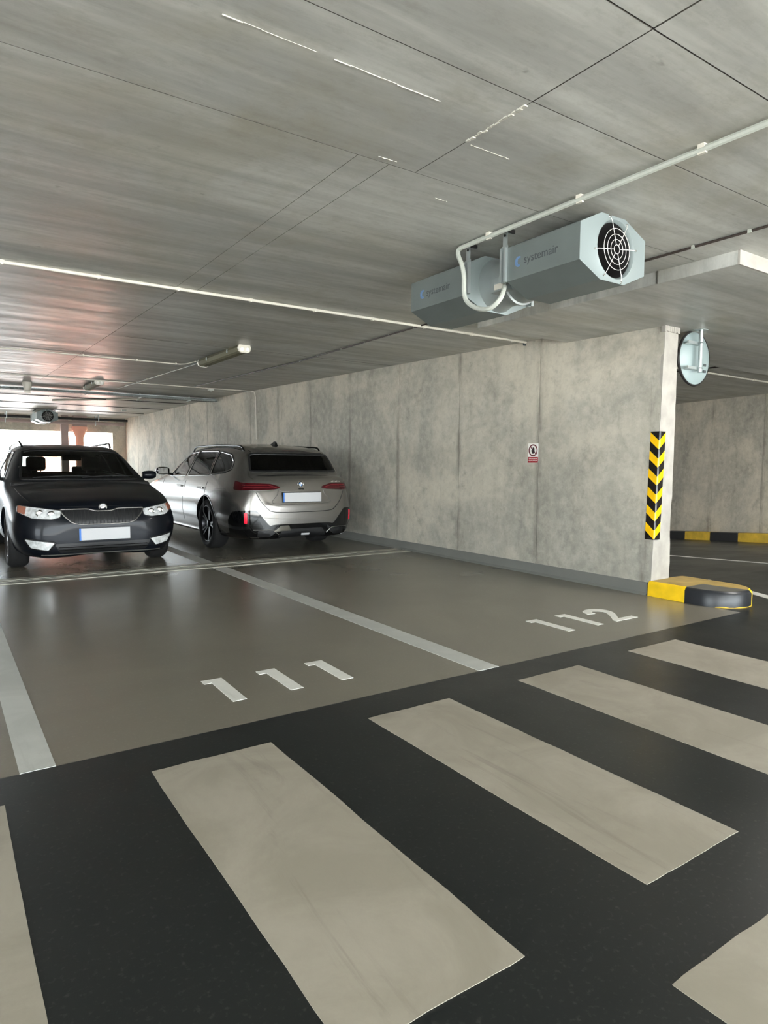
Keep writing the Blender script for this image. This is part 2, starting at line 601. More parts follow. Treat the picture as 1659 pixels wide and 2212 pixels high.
# ---- ceiling: slab with shuttering panels
sl = MB()
prof = [(-7.6, 2.612), (5.4, 2.612), (14.0, ceil_z(14) + 0.012), (24.9, ceil_z(14) + 0.012), (24.9, 3.1), (-7.6, 3.1)]
sl.prism(prof, 'x', -9.6, 18.3)
ceil = sl.build('ceiling', M['joint'])
tag(ceil, 'board-marked grey concrete ceiling slab', 'ceiling', kind='structure')


def cpanel(x0, x1, y0, y1, dz=0.0):
    g = 0.0028 if y1 <= 2.0 else 0.0014
    z0, z1 = ceil_z(y0) + dz, ceil_z(y1) + dz
    a, b, c, d = x0 + g, x1 - g, y0 + g, y1 - g
    t = 0.02
    vv = [(a, c, z0), (b, c, z0), (b, d, z1), (a, d, z1), (a, c, z0 + t), (b, c, z0 + t), (b, d, z1 + t), (a, d, z1 + t)]
    ff = [(0, 3, 2, 1), (4, 5, 6, 7), (0, 1, 5, 4), (1, 2, 6, 5), (2, 3, 7, 6), (3, 0, 4, 7)]
    o = mesh_obj('panel', vv, ff, M['ceil'], ceil)
    o.data.materials.append(M['joint'])
    for p in o.data.polygons:
        if abs(p.normal.z) < 0.5:
            p.material_index = 1
    return o


def crow(y0, y1, xs):
    for x0, x1 in zip(xs[:-1], xs[1:]):
        cpanel(x0, x1, y0, y1, dz=random.uniform(-0.0012, 0.0012))


crow(-7.6, -1.2, [-9.6, 1.935, 18.3])
crow(-1.2, 1.355, [-9.6, 0.3, 1.935, 4.4, 18.3])
crow(1.355, 1.87, [-9.6, 1.935, 18.3])
crow(1.87, 2.62, [-9.6, 1.935, 18.3])
crow(2.62, 5.4, [-9.6, 1.615, 1.785, 18.3])
crow(5.4, 8.0, [-9.6, 1.66, 1.83, 18.3])
crow(8.0, 14.0, [-9.6, 1.66, 18.3])
crow(14.0, 19.0, [-9.6, 2.8, 18.3])
crow(19.0, 24.9, [-9.6, 2.8, 18.3])
for x0, x1, y in ((0.78, 1.71, 2.07), (1.95, 2.2, 2.262), (1.70, 1.80, 2.58), (2.2, 2.28, 2.80)):       # thin lime fins left by the boards
    fb = MB()
    n = 14
    for k in range(n):
        xa, xb = x0 + (x1 - x0) * k / n, x0 + (x1 - x0) * (k + 1) / n
        if random.random() < 0.1:
            continue
        h = random.uniform(0.0015, 0.004)
        fb.box(xa, xb, y - 0.0015 + random.uniform(-.0015, .0015), y + 0.002, ceil_z(y) - h, ceil_z(y) + 0.003)
    fb.build('concrete_fin', M['fin'], ceil)
fb = MB()
for k in range(14):
    yy = 1.9 + 0.35 * k / 14
    fb.box(1.928 + random.uniform(-.006, .006), 1.936 + random.uniform(0, .007), yy, yy + 0.02, 2.597 - random.uniform(0, .004), 2.603)
fb.build('concrete_fin', M['fin'], ceil)
dp = MB().box(4.30, 12.5, 2.335, 4.80, DROP, 2.615)
dpo = dp.build('drop_panel', M['ceil'], ceil, bevel=0.006)
bm_ = MB().box(4.30, 12.5, 2.320, 2.3345, DROP - 0.002, 2.600)
bm_.build('lit_edge_skin', M['endskin'], ceil)  # added skin standing in for the strong light on the panel's near face
MB().box(4.288, 4.2995, 2.9, 2.905, DROP, 2.60).build('seam', M['joint'], ceil)

# ---- far end of the hall: solid pier, lintel, parapet
fw = MB()
fw.box(5.10, XW2, 24.4, 24.8, -0.3, 2.80)
fo = fw.build('wall_far', M['wall'])
tag(fo, 'short concrete pier at the far end of the hall', 'wall', kind='structure')
MB().box(-9.3, 5.10, 24.4, 24.8, 2.25, 2.80).build('lintel', M['wall'], fo)
MB().box(-9.3, 5.10, 24.45, 24.75, -0.3, 0.85).build('parapet', M['wall'], fo)
# ---- left, rear and right enclosures (out of view, they shape the daylight)
lw = MB()
lw.box(-9.5, -9.2, -7.4, -4.0, -0.3, 2.80)
lw.box(-9.5, -9.2, 2.5, 24.8, -0.3, 2.80)
tag(lw.build('wall_left', M['wall']), 'concrete wall at the left side of the hall', 'wall', kind='structure')
bw = MB()
bw.box(10.0, 18.3, -7.5, -7.2, -0.3, 2.80)
bw.box(-9.5, -8.0, -7.5, -7.2, -0.3, 2.80)
tag(bw.build('wall_back', M['wall']), 'concrete wall around the garage entrance', 'wall', kind='structure')
# ---- ramp side wall, slightly oblique
P0, P1 = Vector((12.23, 4.0, 0)), Vector((15.4, 12.1, 0))
dirn = (P1 - P0).normalized()
nrm = Vector((dirn.y, -dirn.x, 0))


def obl(s, t, z):
    p = P0 + dirn * s + nrm * t
    return (p.x, p.y, z)


def obl_box(mb, s0, s1, t0, t1, z0, z1, z0b=None, z1b=None):
    n = len(mb.v)
    z0b = z0 if z0b is None else z0b
    z1b = z1 if z1b is None else z1b
    mb.v += [obl(s0, t0, z0), obl(s0, t1, z0), obl(s1, t1, z0b), obl(s1, t0, z0b), obl(s0, t0, z1), obl(s0, t1, z1), obl(s1, t1, z1b), obl(s1, t0, z1b)]
    mb.f += [tuple(n + i for i in q) for q in ((0, 1, 2, 3), (4, 7, 6, 5), (0, 4, 5, 1), (1, 5, 6, 2), (2, 6, 7, 3), (3, 7, 4, 0))]


LEN = (P1 - P0).length
rw = MB()
obl_box(rw, 0, LEN, 0.012, 0.30, -1.2, 2.80)
rwo = rw.build('wall_ramp', M['joint'])
tag(rwo, 'oblique concrete wall behind the ramp', 'wall', kind='structure')
k = 0
s = 0.0
while s < LEN - 0.05:
    e = min(s + 1.35, LEN)
    pb = MB()
    obl_box(pb, s + 0.004, e - 0.004, random.uniform(-.002, .002), 0.014, -1.2, 2.75)
    pb.build('panel', M['wall'], rwo)
    s = e
rw2 = MB().box(12.2, 18.3, 3.7, 4.0, -0.3, 2.80)
tag(rw2.build('wall_lane_end', M['wall']), 'concrete wall closing the lane beyond the ramp', 'wall', kind='structure')
rw3 = MB().box(18.0, 18.3, -7.5, 4.0, -0.3, 2.80)
tag(rw3.build('wall_side', M['wall']), 'concrete wall at the far side of the lane', 'wall', kind='structure')
rw4 = MB().box(XW2, 16.2, 11.9, 12.2, -1.2, 2.80)
tag(rw4.build('wall_ramp_end', M['wall']), 'concrete wall at the foot of the ramp', 'wall', kind='structure')
gp = MB().box(-60, 60, -60, -7.5, -0.6, -0.02).box(-60, 60, 24.8, 90, -0.6, -0.02).box(-60, -9.5, -7.5, 24.8, -0.6, -0.02).box(18.3, 60, -7.5, 24.8, -0.6, -0.02)
tag(gp.build('ground', M['paving']), 'pale paving outside the garage', 'ground', kind='structure')


# =================================================================== FLOOR MARKINGS
def marking(name, poly, label, group, m, z=0.0, h=0.002, parent=None, cat='road marking'):
    o = MB().prism(poly, 'z', z, z + h).build(name, m, parent)
    if label:
        tag(o, label, cat, group)
    return o


def rect(x0, x1, y0, y1, j=0.003):
    """rectangle with hand-masked, very slightly uneven edges"""
    pts = []
    n = 10
    for k in range(n):
        pts.append((x0 + (x1 - x0) * k / n, y0 + random.uniform(-j, j)))
    for k in range(n):
        pts.append((x1 + random.uniform(-j, j), y0 + (y1 - y0) * k / n))
    for k in range(n):
        pts.append((x1 - (x1 - x0) * k / n, y1 + random.uniform(-j, j)))
    for k in range(n):
        pts.append((x0 + random.uniform(-j, j), y1 - (y1 - y0) * k / n))
    return pts


G = 'pale stripes of the pedestrian crossing'
for (x0, x1, y0, y1, lab) in (
        (-0.36, 0.159, 1.085, 2.612, 'crossing stripe cut off by the left edge of the picture'),
        (0.657, 1.166, 1.086, 2.592, 'large crossing stripe in front of the number 111'),
        (1.667, 2.170, 1.091, 2.590, 'crossing stripe before the end of the centre bay line, fully in view'),
        (2.683, 3.200, 1.095, 2.605, 'crossing stripe between the centre bay line and the number 112'),
        (3.732, 4.262, 1.10, 2.636, 'farthest crossing stripe, in front of the number 112 and kerb island'),
        (1.386, 1.890, -0.66, 0.831, 'crossing stripe of the nearer row at the bottom right corner')):
    marking('crossing_stripe', rect(x0, x1, y0, y1), lab, G, M['stripe'])
marking('bay_line', rect(0.227, 0.355, EDGE, 23.0, 0.002), 'white bay line at the left edge running under the dark estate', 'white bay lines', M['line'])
marking('bay_line', rect(2.612, 2.774, EDGE, 23.0, 0.002), 'white bay line between the bays numbered 111 and 112', 'white bay lines', M['line'])


def digit_one(x, y):
    return [(x, y), (x + 0.075, y), (x + 0.083, y + 0.395), (x - 0.035, y + 0.395), (x - 0.037, y + 0.335), (x + 0.006, y + 0.335)]


def smooth_curve(pts, n=6):
    out = []
    P = [Vector(p) for p in pts]
    for i in range(len(P) - 1):
        p0, p1, p2, p3 = P[max(i - 1, 0)], P[i], P[i + 1], P[min(i + 2, len(P) - 1)]
        for k in range(n):
            t = k / n
            out.append(0.5 * ((2 * p1) + (p2 - p0) * t + (2 * p0 - 5 * p1 + 4 * p2 - p3) * t * t + (3 * p1 - p0 - 3 * p2 + p3) * t ** 3))
    out.append(P[-1])
    return [tuple(p) for p in out]


def digit_two(x, y):
    outer = smooth_curve([(x + 0.0, y + 0.285), (x + 0.045, y + 0.372), (x + 0.14, y + 0.405), (x + 0.235, y + 0.375), (x + 0.268, y + 0.285), (x + 0.225, y + 0.19), (x + 0.10, y + 0.062)])
    inner = smooth_curve([(x + 0.01, y + 0.045), (x + 0.14, y + 0.185), (x + 0.188, y + 0.28), (x + 0.14, y + 0.338), (x + 0.095, y + 0.315), (x + 0.078, y + 0.268)])
    return outer + [(x + 0.268, y + 0.062), (x + 0.268, y), (x, y), (x, y + 0.03)] + inner


def number(name, digits, label):
    r = empty(name, (digits[0][1], digits[0][2], 0))
    tag(r, label, 'road marking')
    for d, x, y in digits:
        p = digit_one(x, y) if d == 1 else digit_two(x, y)
        marking('digit', [(a - digits[0][1], b - digits[0][2]) for a, b in p], None, None, M['digit'], parent=r)


number('bay_number', [(1, 1.212, 3.153), (1, 1.536, 3.150), (1, 1.850, 3.146)], 'painted bay number 111 on the floor')
number('bay_number', [(1, 3.807, 3.198), (1, 4.142, 3.203), (2, 4.376, 3.203)], 'painted bay number 112 on the floor by the wall')

# lines on the ramp side of the wall
marking('lane_line', [(6.30, 2.95), (6.42, 2.92), (6.87, 3.89), (6.77, 3.89)], 'short pale lane line beside the kerb island', 'lines by the ramp', M['line'])
rl = MB()
n0 = 0
rl.v = [(8.86, 4.22, -0.02), (8.92, 4.20, -0.02), (9.62, 6.10, -0.188), (9.56, 6.12, -0.188), (8.86, 4.22, -0.04), (8.92, 4.20, -0.04), (9.62, 6.10, -0.21), (9.56, 6.12, -0.21)]
rl.f = [(0, 1, 2, 3), (4, 7, 6, 5), (0, 4, 5, 1), (1, 5, 6, 2), (2, 6, 7, 3), (3, 7, 4, 0)]
tag(rl.build('lane_line', M['line']), 'thin pale line running down the ramp', 'road marking', 'lines by the ramp')

# drain channel across the bays
dr = empty('drain_channel', (3.0, 7.6, 0))
tag(dr, 'narrow drain channel with pale edges crossing both bays', 'drain')
for y0, y1 in ((-0.17, -0.055), (0.065, 0.20)):
    MB().box(-12.2, XW - 3.05, y0, y1, 0, 0.006).build('edge_strip', M['steel'], dr, bevel=0.002)
MB().box(-12.2, XW - 3.05, -0.055, 0.065, 0, 0.002).build('slot', M['dark'], dr)
MB().box(-12.2, XW - 3.05, -0.006, 0.006, 0.0015, 0.005).build('slot_bar', M['steel'], dr)

# =================================================================== KERBS
isl = empty('kerb_island', (5.80, 3.22, 0))
tag(isl, 'rounded yellow and black kerb island at the foot of the wall end', 'kerb')
IR = 0.295


def island_outline(inset=0.0):
    pts = []
    r = IR - inset
    pts.append((-r, 0.485))
    pts.append((-r, 0.115))
    pts.append((-r, 0.0))
    for k in range(1, 24):
        a = math.pi + math.pi * k / 24
        pts.append((r * math.cos(a), r * math.sin(a)))
    pts.append((r, 0.0))
    pts.append((r, 0.485))
    return pts


OUT, INN = island_outline(), island_outline(0.03)
NP = len(OUT)


def island_section(name, i0, i1, mside, mtop):
    """a run of the kerb's rim with its share of the top"""
    sb = MB()
    H1, H2 = 0.11, 0.14
    for i in range(i0, i1 + 1):
        o, n = OUT[i], INN[i]
        c = (0.0, max(n[1], 0.0))
        sb.v += [(o[0], o[1], 0.0), (o[0], o[1], H1), ((o[0] + n[0]) / 2, (o[1] + n[1]) / 2, H2 - 0.008), (n[0], n[1], H2)]
    k = i1 - i0
    for i in range(k):
        for j in range(3):
            a = i * 4 + j
            sb.f.append((a, a + 4, a + 5, a + 1))
    so = sb.build(name, mside, isl, smooth=True)
    tb = MB()
    for i in range(i0, i1 + 1):
        n = INN[i]
        tb.v += [(n[0], n[1], H2), (n[0] * 0.0, max(n[1], -0.02), H2 + 0.002), (n[0] * 0.0, max(n[1], -0.02), 0.0)]
    for i in range(k):
        tb.f.append((i * 3, i * 3 + 3, i * 3 + 4, i * 3 + 1))
        if i in (0,):
            pass
    tb.build('top_face', mtop, so)
    return so


island_section('kerb_section', 0, 1, M['kyellow'], M['kworn'])
island_section('kerb_section', 1, 16, M['kblack'], M['kgrey'])
island_section('kerb_section', 16, NP - 1, M['kyellow'], M['kworn'])
MB().box(-0.26, 0.26, -0.0, 0.475, 0.0, 0.135).build('core', M['kgrey'], isl)
# worn yellow foot under the black section
wf = MB()
for i in range(6, 17):
    a, b = OUT[i], OUT[i + 1]
    sx = 1.0 + 0.012
    wf.v += [(a[0] * sx, a[1] * sx, 0.0), (a[0] * sx, a[1] * sx, random.uniform(.002, .014))]
for i in range(10):
    wf.f.append((2 * i, 2 * i + 2, 2 * i + 3, 2 * i + 1))
wf.build('chipped_foot', M['kdull'], isl)

rk = empty('ramp_kerb', (P0.x, P0.y, 0))
tag(rk, 'black and yellow striped kerb along the wall behind the ramp', 'kerb')
s = 0.615
k = 0
while s < LEN - 1.3:
    zz = -0.0864 * ((P0 + dirn * s).y - 3.9)
    ze = -0.0864 * ((P0 + dirn * (s + 0.79)).y - 3.9)
    kb = MB()
    obl_box(kb, s, s + 0.788, -0.24, -0.002, zz - 0.05, zz + 0.17, ze - 0.05, ze + 0.17)
    kb.v = [(x - P0.x, y - P0.y, z) for x, y, z in kb.v]
    kb.build('kerb_block', M['kblack'] if k % 2 else M['kdull'], rk, bevel=0.015)
    s += 0.79
    k += 1

# =================================================================== CORNER GUARD, SIGN, MIRROR
cg = empty('corner_guard', (XW + 0.04, YE, 0.527))
tag(cg, 'yellow and black chevron rubber guard on the wall corner', 'corner guard')
LEG, TH, RC = 0.078, 0.011, 0.016
GZ = 1.013


def guard_path():
    """outer profile in local xy: from the wall-face leg round the corner to the end-face leg, with arc length"""
    pts = [(-TH, LEG)]
    for k in range(6):
        pts.append((-TH, LEG - (LEG - RC + TH) * (k + 1) / 6))
    for k in range(1, 7):
        a = math.pi + (math.pi / 2) * k / 6
        pts.append((-TH + RC + RC * math.cos(a), -TH - 0.008 + RC + RC * math.sin(a) + 0.0))
    for k in range(6):
        pts.append((RC - TH + (LEG - RC + TH) * (k + 1) / 6, -TH - 0.008))
    return pts


GP = guard_path()
arc = [0.0]
for a, b in zip(GP[:-1], GP[1:]):
    arc.append(arc[-1] + math.hypot(b[0] - a[0], b[1] - a[1]))
HALF = arc[-1] / 2


def guard_pt(sv, z):
    for i in range(len(arc) - 1):
        if sv <= arc[i + 1] or i == len(arc) - 2:
            t = (sv - arc[i]) / (arc[i + 1] - arc[i])
            x = GP[i][0] + (GP[i + 1][0] - GP[i][0]) * t
            y = GP[i][1] + (GP[i + 1][1] - GP[i][1]) * t
            return (x + 0.034 * z / 1.013 - 0.02, y, z)


PER, SLP, PH = 0.1683, 0.85, 0.0
nch = 7
N_S = 16


def chevron(z_low_at_edge, z_high_at_edge, mname):
    """band between two V lines, clipped to the guard's height"""
    cb_ = MB()
    rows = []
    for i in range(N_S + 1):
        sv = arc[-1] * i / N_S
        drop = SLP * (HALF - abs(sv - HALF))
        lo, hi = z_low_at_edge - drop, z_high_at_edge - drop
        rows.append((sv, min(max(lo, 0), GZ), min(max(hi, 0), GZ)))
    for sv, lo, hi in rows:
        cb_.v += [guard_pt(sv, lo), guard_pt(sv, hi)]
    for i in range(N_S):
        if rows[i][2] - rows[i][1] < 1e-5 and rows[i + 1][2] - rows[i + 1][1] < 1e-5:
            continue
        cb_.f.append((2 * i, 2 * i + 2, 2 * i + 3, 2 * i + 1))
    if cb_.f:
        cb_.build('chevron_band', M[mname], cg, smooth=True)


zt = GZ - 0.008
for k in range(9):
    top = zt - k * PER
    chevron(top - 0.082, top, 'yellow')
    chevron(top - PER, top - 0.082, 'black')
chevron(zt, zt + 0.2, 'black')
gb = MB()
for z in (0.0, GZ):
    for i in range(N_S + 1):
        p = guard_pt(arc[-1] * i / N_S, z)
        gb.v.append((p[0] * 0.97 + 0.0025, p[1] * 0.97 + 0.0025, z))
for i in range(N_S):
    gb.f.append((i, i + 1, N_S + 2 + i, N_S + 1 + i))
gb.build('rubber_backing', M['black'], cg, smooth=True)
for z in (0.16, 0.52):
    MB().lathe([(0.0, -0.003), (0.006, -0.003), (0.008, 0.0), (0.0, 0.0)], (-0.012 + 0.034 * z, 0.045, z), 'x', 10).build('screw', M['chrome'], cg)

sg = empty('prohibition_sign', (XW - 0.003, 5.21, 1.247))
tag(sg, 'small white and red no-entry hand sign on the concrete wall', 'sign')
SW, SH = 0.150, 0.214
MB().box(-0.002, 0.002, -SW / 2, SW / 2, 0, SH).build('board', M['signwhite'], sg)
MB().box(-0.003, -0.0021, -SW / 2, SW / 2, 0, 0.062).build('red_field', M['signred'], sg)
MB().lathe([(0.053, -0.0033), (0.067, -0.0033), (0.067, -0.0021), (0.053, -0.0021)], (0, 0, 0.137), 'x', 40, close=True).build('ring', M['signdark'], sg)
pb = MB()
c, s_ = math.cos(math.radians(45)), math.sin(math.radians(45))
pb.prism([(0.055 * c + .005 * s_, 0.137 + 0.055 * s_ - .005 * c), (0.055 * c - .005 * s_, 0.137 + 0.055 * s_ + .005 * c),
          (-0.055 * c - .005 * s_, 0.137 - 0.055 * s_ + .005 * c), (-0.055 * c + .005 * s_, 0.137 - 0.055 * s_ - .005 * c)], 'x', -0.0036, -0.0022)
pb.build('slash', M['signdark'], sg)
hb = MB()
hb.prism([(0.012, 0.100), (-0.014, 0.100), (-0.024, 0.125), (-0.020, 0.140), (0.014, 0.140), (0.018, 0.122)], 'x', -0.0040, -0.0022)
for y, z1 in ((-0.016, 0.160), (-0.006, 0.170), (0.004, 0.168), (0.012, 0.158)):
    hb.box(-0.0041, -0.0022, y - 0.004, y + 0.004, 0.130, z1)
hb.prism([(0.014, 0.112), (0.030, 0.134), (0.025, 0.139), (0.010, 0.124)], 'x', -0.0040, -0.0022)
hb.build('hand', M['signblack'], sg)
ROT = Matrix.Rotation(math.radians(90), 4, 'X')
for z, t in ((0.042, 'NEPOVOLANÝM'), (0.022, 'VSTUP ZAKÁZÁN')):
    text_mesh('lettering', t, 0.0165, M['signwhite'], sg, Matrix.Translation((-0.0034, 0, z)) @ Matrix.Rotation(-R90, 4, 'Z') @ ROT, 0.0004)

mr = empty('traffic_mirror', (6.09, 3.60, DROP))
tag(mr, 'round convex traffic mirror seen from its pale back, hung from the ceiling', 'mirror')
MR = 0.257
CZ = -0.25
MB().lathe([(0.0, 0.0), (MR * 0.5, 0.012), (MR * 0.85, 0.035), (MR * 0.97, 0.05), (MR, 0.056)], (0.03, 0.05, CZ), 'y', 56).build('back_shell', M['mirrorback'], mr, smooth=True)
MB().lathe([(MR - 0.012, 0.05), (MR + 0.004, 0.05), (MR + 0.010, 0.060), (MR + 0.004, 0.072), (MR - 0.012, 0.070)], (0.03, 0.05, CZ), 'y', 56, close=True).build('rim', M['darkmetal'], mr, smooth=True)
MB().lathe([(0.0, 0.115), (MR * 0.4, 0.108), (MR * 0.75, 0.09), (MR, 0.066)], (0.03, 0.05, CZ), 'y', 48).build('mirror_face', M['chrome'], mr, smooth=True)
MB().tube([(-0.045, 0.0, 0.0), (-0.045, 0.0, -0.40)], 0.019, 14).build('pole', M['galv'], mr, smooth=True)
MB().box(-0.09, 0.0, -0.045, 0.045, -0.006, 0.0).build('ceiling_plate', M['galv'], mr)
for z in (-0.13, -0.365):
    bk = MB()
    bk.box(-0.215, 0.03, 0.018, 0.030, z - 0.008, z + 0.018)
    bk.box(-0.215, 0.03, 0.030, 0.055, z - 0.010, z - 0.004)
    b_ = bk.build('bracket', M['galv'], mr)
    MB().ring((-0.045, 0.0, z + 0.005), 0.021, 0.006, 'z', 20, 6).build('clamp', M['galv'], b_, smooth=True)
for z in (-0.31, -0.37):
    MB().box(0.115, 0.155, 0.054, 0.066, z - 0.012, z + 0.010).build('sticker', M['ink'], mr)


# =================================================================== JET FAN
def octagon(x0, x1, x2, x3, z0, z1, z2, z3):
    return [(x1, z0), (x2, z0), (x3, z1), (x3, z2), (x2, z3), (x1, z3), (x0, z2), (x0, z1)]


def jet_fan(loc, label, lettering=True):
    """axis along y, near end at local y=0; local z=0 at the ceiling"""
    r = empty('jet_fan', loc)
    tag(r, label, 'fan', 'octagonal jet fans under the ceiling')
    W = 0.278
    oc = octagon(-W, -0.108, 0.095, W, -0.380, -0.303, -0.108, -0.027)
    cx, cz, hr = 0.012, -0.2035, 0.150

    def casing(y0, y1, front):
        n = len(oc)
        cs = MB()
        for y in (y0, y1):
            cs.v += [(x, y, z) for x, z in oc]
        for i in range(n):
            j = (i + 1) % n
            cs.f.append((i, j, n + j, n + i))
        body = cs.build('casing', M['galvdark'], r)
        # end plates with a round hole
        for ye, fr in ((y0, front), (y1, not front)):
            ep = MB()
            seg = 48
            angs = sorted([2 * math.pi * k / 40 for k in range(40)] + [math.atan2(z - cz, x - cx) % (2 * math.pi) for x, z in oc])
            seg = len(angs)
            for a in angs:
                d = Vector((math.cos(a), math.sin(a)))
                best = 9.0
                for i in range(n):
                    p, q = Vector(oc[i]) - Vector((cx, cz)), Vector(oc[(i + 1) % n]) - Vector((cx, cz))
                    e = q - p
                    den = d.x * e.y - d.y * e.x
                    if abs(den) < 1e-9:
                        continue
                    t = (p.x * e.y - p.y * e.x) / den
                    u = (p.x * d.y - p.y * d.x) / den
                    if t > 0 and -1e-6 <= u <= 1 + 1e-6:
                        best = min(best, t)
                sgn = -1 if ye == y0 else 1
                ep.v += [(cx + best * d.x, ye, cz + best * d.y), (cx + (hr + 0.018) * d.x, ye + sgn * 0.001, cz + (hr + 0.018) * d.y),
                         (cx + (hr + 0.008) * d.x, ye + sgn * 0.006, cz + (hr + 0.008) * d.y), (cx + hr * d.x, ye - sgn * 0.004, cz + hr * d.y), (cx + hr * 0.985 * d.x, ye - sgn * 0.014, cz + hr * 0.985 * d.y)]
            for k in range(seg):
                for j in range(4):
                    a, b = k * 5 + j, ((k + 1) % seg) * 5 + j
                    ep.f.append((a, b, b + 1, a + 1))
            ep.build('end_plate', M['fanend'] if ye == y0 else M['galv'], body, smooth=True)
        dk = MB().lathe([(hr * 0.985, y0 + 0.0135), (hr * 0.93, y0 + 0.06), (hr * 0.93, y1 - 0.06), (hr * 0.985, y1 - 0.0135)], (cx, 0, cz), 'y', 32)
        dk.build('inner_duct', M['dark'], body, smooth=True)
        return body

    c1 = casing(0.0, 0.535, True)
    c2 = casing(0.915, 1.49, False)
    # small corner lips on the near end
    gr = empty('guard_grille', (0, 0, 0), parent=r)
    for rr in (0.024, 0.052, 0.080, 0.110):
        MB().ring((cx, -0.012, cz), rr, 0.0017, 'y', 40, 6).build('grille_ring', M['wire'], gr, smooth=True)
    for k in range(6):
        a = math.radians(72 + 60 * k) if k % 3 else math.radians(112 + 60 * k - 0)
        a = math.radians((8, 58, 108, 188, 238, 288)[k])
        p0 = (cx + 0.024 * math.cos(a), -0.013, cz + 0.024 * math.sin(a))
        p1 = (cx + 0.150 * math.cos(a), -0.013, cz + 0.150 * math.sin(a))
        rr = 0.176
        p2 = (cx + rr * math.cos(a), -0.004, cz + rr * math.sin(a))
        MB().tube([p0, p1, p2], 0.0018, 6).build('grille_spoke', M['wire'], gr, smooth=True)
        MB().lathe([(0.0, -0.008), (0.006, -0.007), (0.008, -0.001), (0.0, 0.0)], (p2[0], -0.001, p2[2]), 'y', 10).build('screw', M['chrome'], gr)
    MB().lathe([(hr * 0.93, 0.25), (0.0, 0.25)], (cx, 0, cz), 'y', 32).build('hub_baffle', M['dark'], c1)
    # middle section: impeller drum with flanges and bell plates
    fm = MB()
    fm.lathe([(0.172, 0.535), (0.150, 0.60), (0.150, 0.70), (0.162, 0.705), (0.162, 0.722), (0.150, 0.727), (0.150, 0.85), (0.172, 0.915)], (cx, 0, cz), 'y', 44)
    drum = fm.build('impeller_drum', M['galv'], r, smooth=True)
    tb = MB().box(-0.165, -0.10, 0.66, 0.80, -0.30, -0.21)
    tb.build('terminal_box', M['galv'], drum, bevel=0.006)
    MB().box(-0.168, -0.1655, 0.67, 0.76, -0.29, -0.255).build('rating_label', M['white'], drum)
    MB().tube([(-0.15, 0.64, -0.225), (-0.18, 0.63, -0.235), (-0.19, 0.628, -0.26)], 0.012, 10).build('cable_gland', M['darkmetal'], drum, smooth=True)
    # hanging rails on both sides
    for sx in (-1, 1):
        for y in (0.560, 0.890):
            hb_ = MB()
            x = sx * W
            hb_.box(min(x, x - sx * 0.004), max(x, x - sx * 0.004), y - 0.026, y + 0.026, -0.303, -0.09)
            for e in (-0.026, 0.004):
                hb_.box(min(x, x + sx * 0.02), max(x, x + sx * 0.02), y + e, y + e + 0.014, -0.303, -0.105)
            hb_.box(min(x, x + sx * 0.003), max(x, x + sx * 0.003), y - 0.024, y + 0.012, -0.12, -0.004)
            hb_.box(min(x, x - sx * 0.05), max(x, x - sx * 0.05), y - 0.024, y + 0.012, -0.008, -0.004)
            hg = hb_.build('hanger', M['galv'], r)
            MB().lathe([(0.0, -0.004), (0.008, -0.004), (0.008, 0.004), (0.0, 0.004)], (x + sx * 0.003, y - 0.006, -0.032), 'x', 8).build('bolt', M['darkmetal'], hg)
            MB().box(min(x - sx * .045, x + sx * .002), max(x - sx * .045, x + sx * .002), y - 0.04, y - 0.026, -0.02, -0.001).build('fixing_angle', M['darkmetal'], hg)
    if lettering:
        for y, m in ((0.275, M['ink']), (1.19, M['ink'])):
            mtx = Matrix.Translation((-W - 0.0008, y, -0.208)) @ Matrix.Rotation(-R90, 4, 'Z') @ ROT
            text_mesh('lettering', 'systemair', 0.066, m, r, mtx, 0.0006)
            lb = MB()
            n = 14
            yc = y + 0.168
            pts = []
            for k in range(n + 1):
                a = math.radians(50 + 250 * k / n)
                pts.append((yc + 0.0 - 0.028 * math.cos(a), -0.208 + 0.030 * math.sin(a)))
            for k in range(n, -1, -1):
                a = math.radians(50 + 250 * k / n)
                pts.append((yc - 0.004 - 0.012 * math.cos(a), -0.208 + 0.018 * math.sin(a)))
            lb.prism(pts, 'x', -W - 0.0016, -W + 0.001)
            lb.build('logo', M['blueink'], r)
    return r


FX = 3.115
jet_fan((FX, 2.380, 2.600), 'grey octagonal jet fan with round wire guard hung near the wall end')
jet_fan((2.70, 21.4, ceil_z(18.6)), 'distant jet fan seen small under the far ceiling', lettering=False)


# =================================================================== CONDUITS AND CABLES
def conduit(name, pts, r, m, label, clips=(), clip_size=0.016, clip_m='white', group='conduits and cables on the ceiling', wob=0.0):
    """a run fixed to the ceiling; clips are fractions along the straight first-to-second leg"""
    base = Vector(pts[0])
    root = MB().tube([tuple(Vector(p) - base) for p in pts], r, 8).build(name, m, None, smooth=True)
    root.location = base
    tag(root, label, 'conduit', group)
    proto = None
    for c in clips:
        p = Vector(c) - base
        if proto is None:
            s2 = clip_size
            cbx = MB()
            cbx.box(-s2 * 0.7, s2 * 0.7, -s2 * 0.7, s2 * 0.7, r * 0.2, r + 0.012)
            cbx.box(-s2 * 0.35, s2 * 0.35, -r - 0.004, r + 0.004, -r - 0.004, r * 0.3)
            proto = cbx.build('clip', M[clip_m], root, bevel=0.002)
            proto.location = p
        else:
            share(proto, 'clip', p, root)
    return root


zc = 2.585
conduit('conduit', [(-9.0, 5.37, zc), (XW - 0.03, 5.33, zc)], 0.0125, M['white'],
        'white conduit with clips running across the ceiling to the wall', [(x, 5.37 - 0.0027 * (x + 9) / 1.0 * 0 - 0.03 * (x + 9) / 14.5, zc) for x in (-0.2, 0.42, 1.04, 1.63, 2.24, 2.85, 3.46, 4.08, 4.70, 5.3)], 0.02)
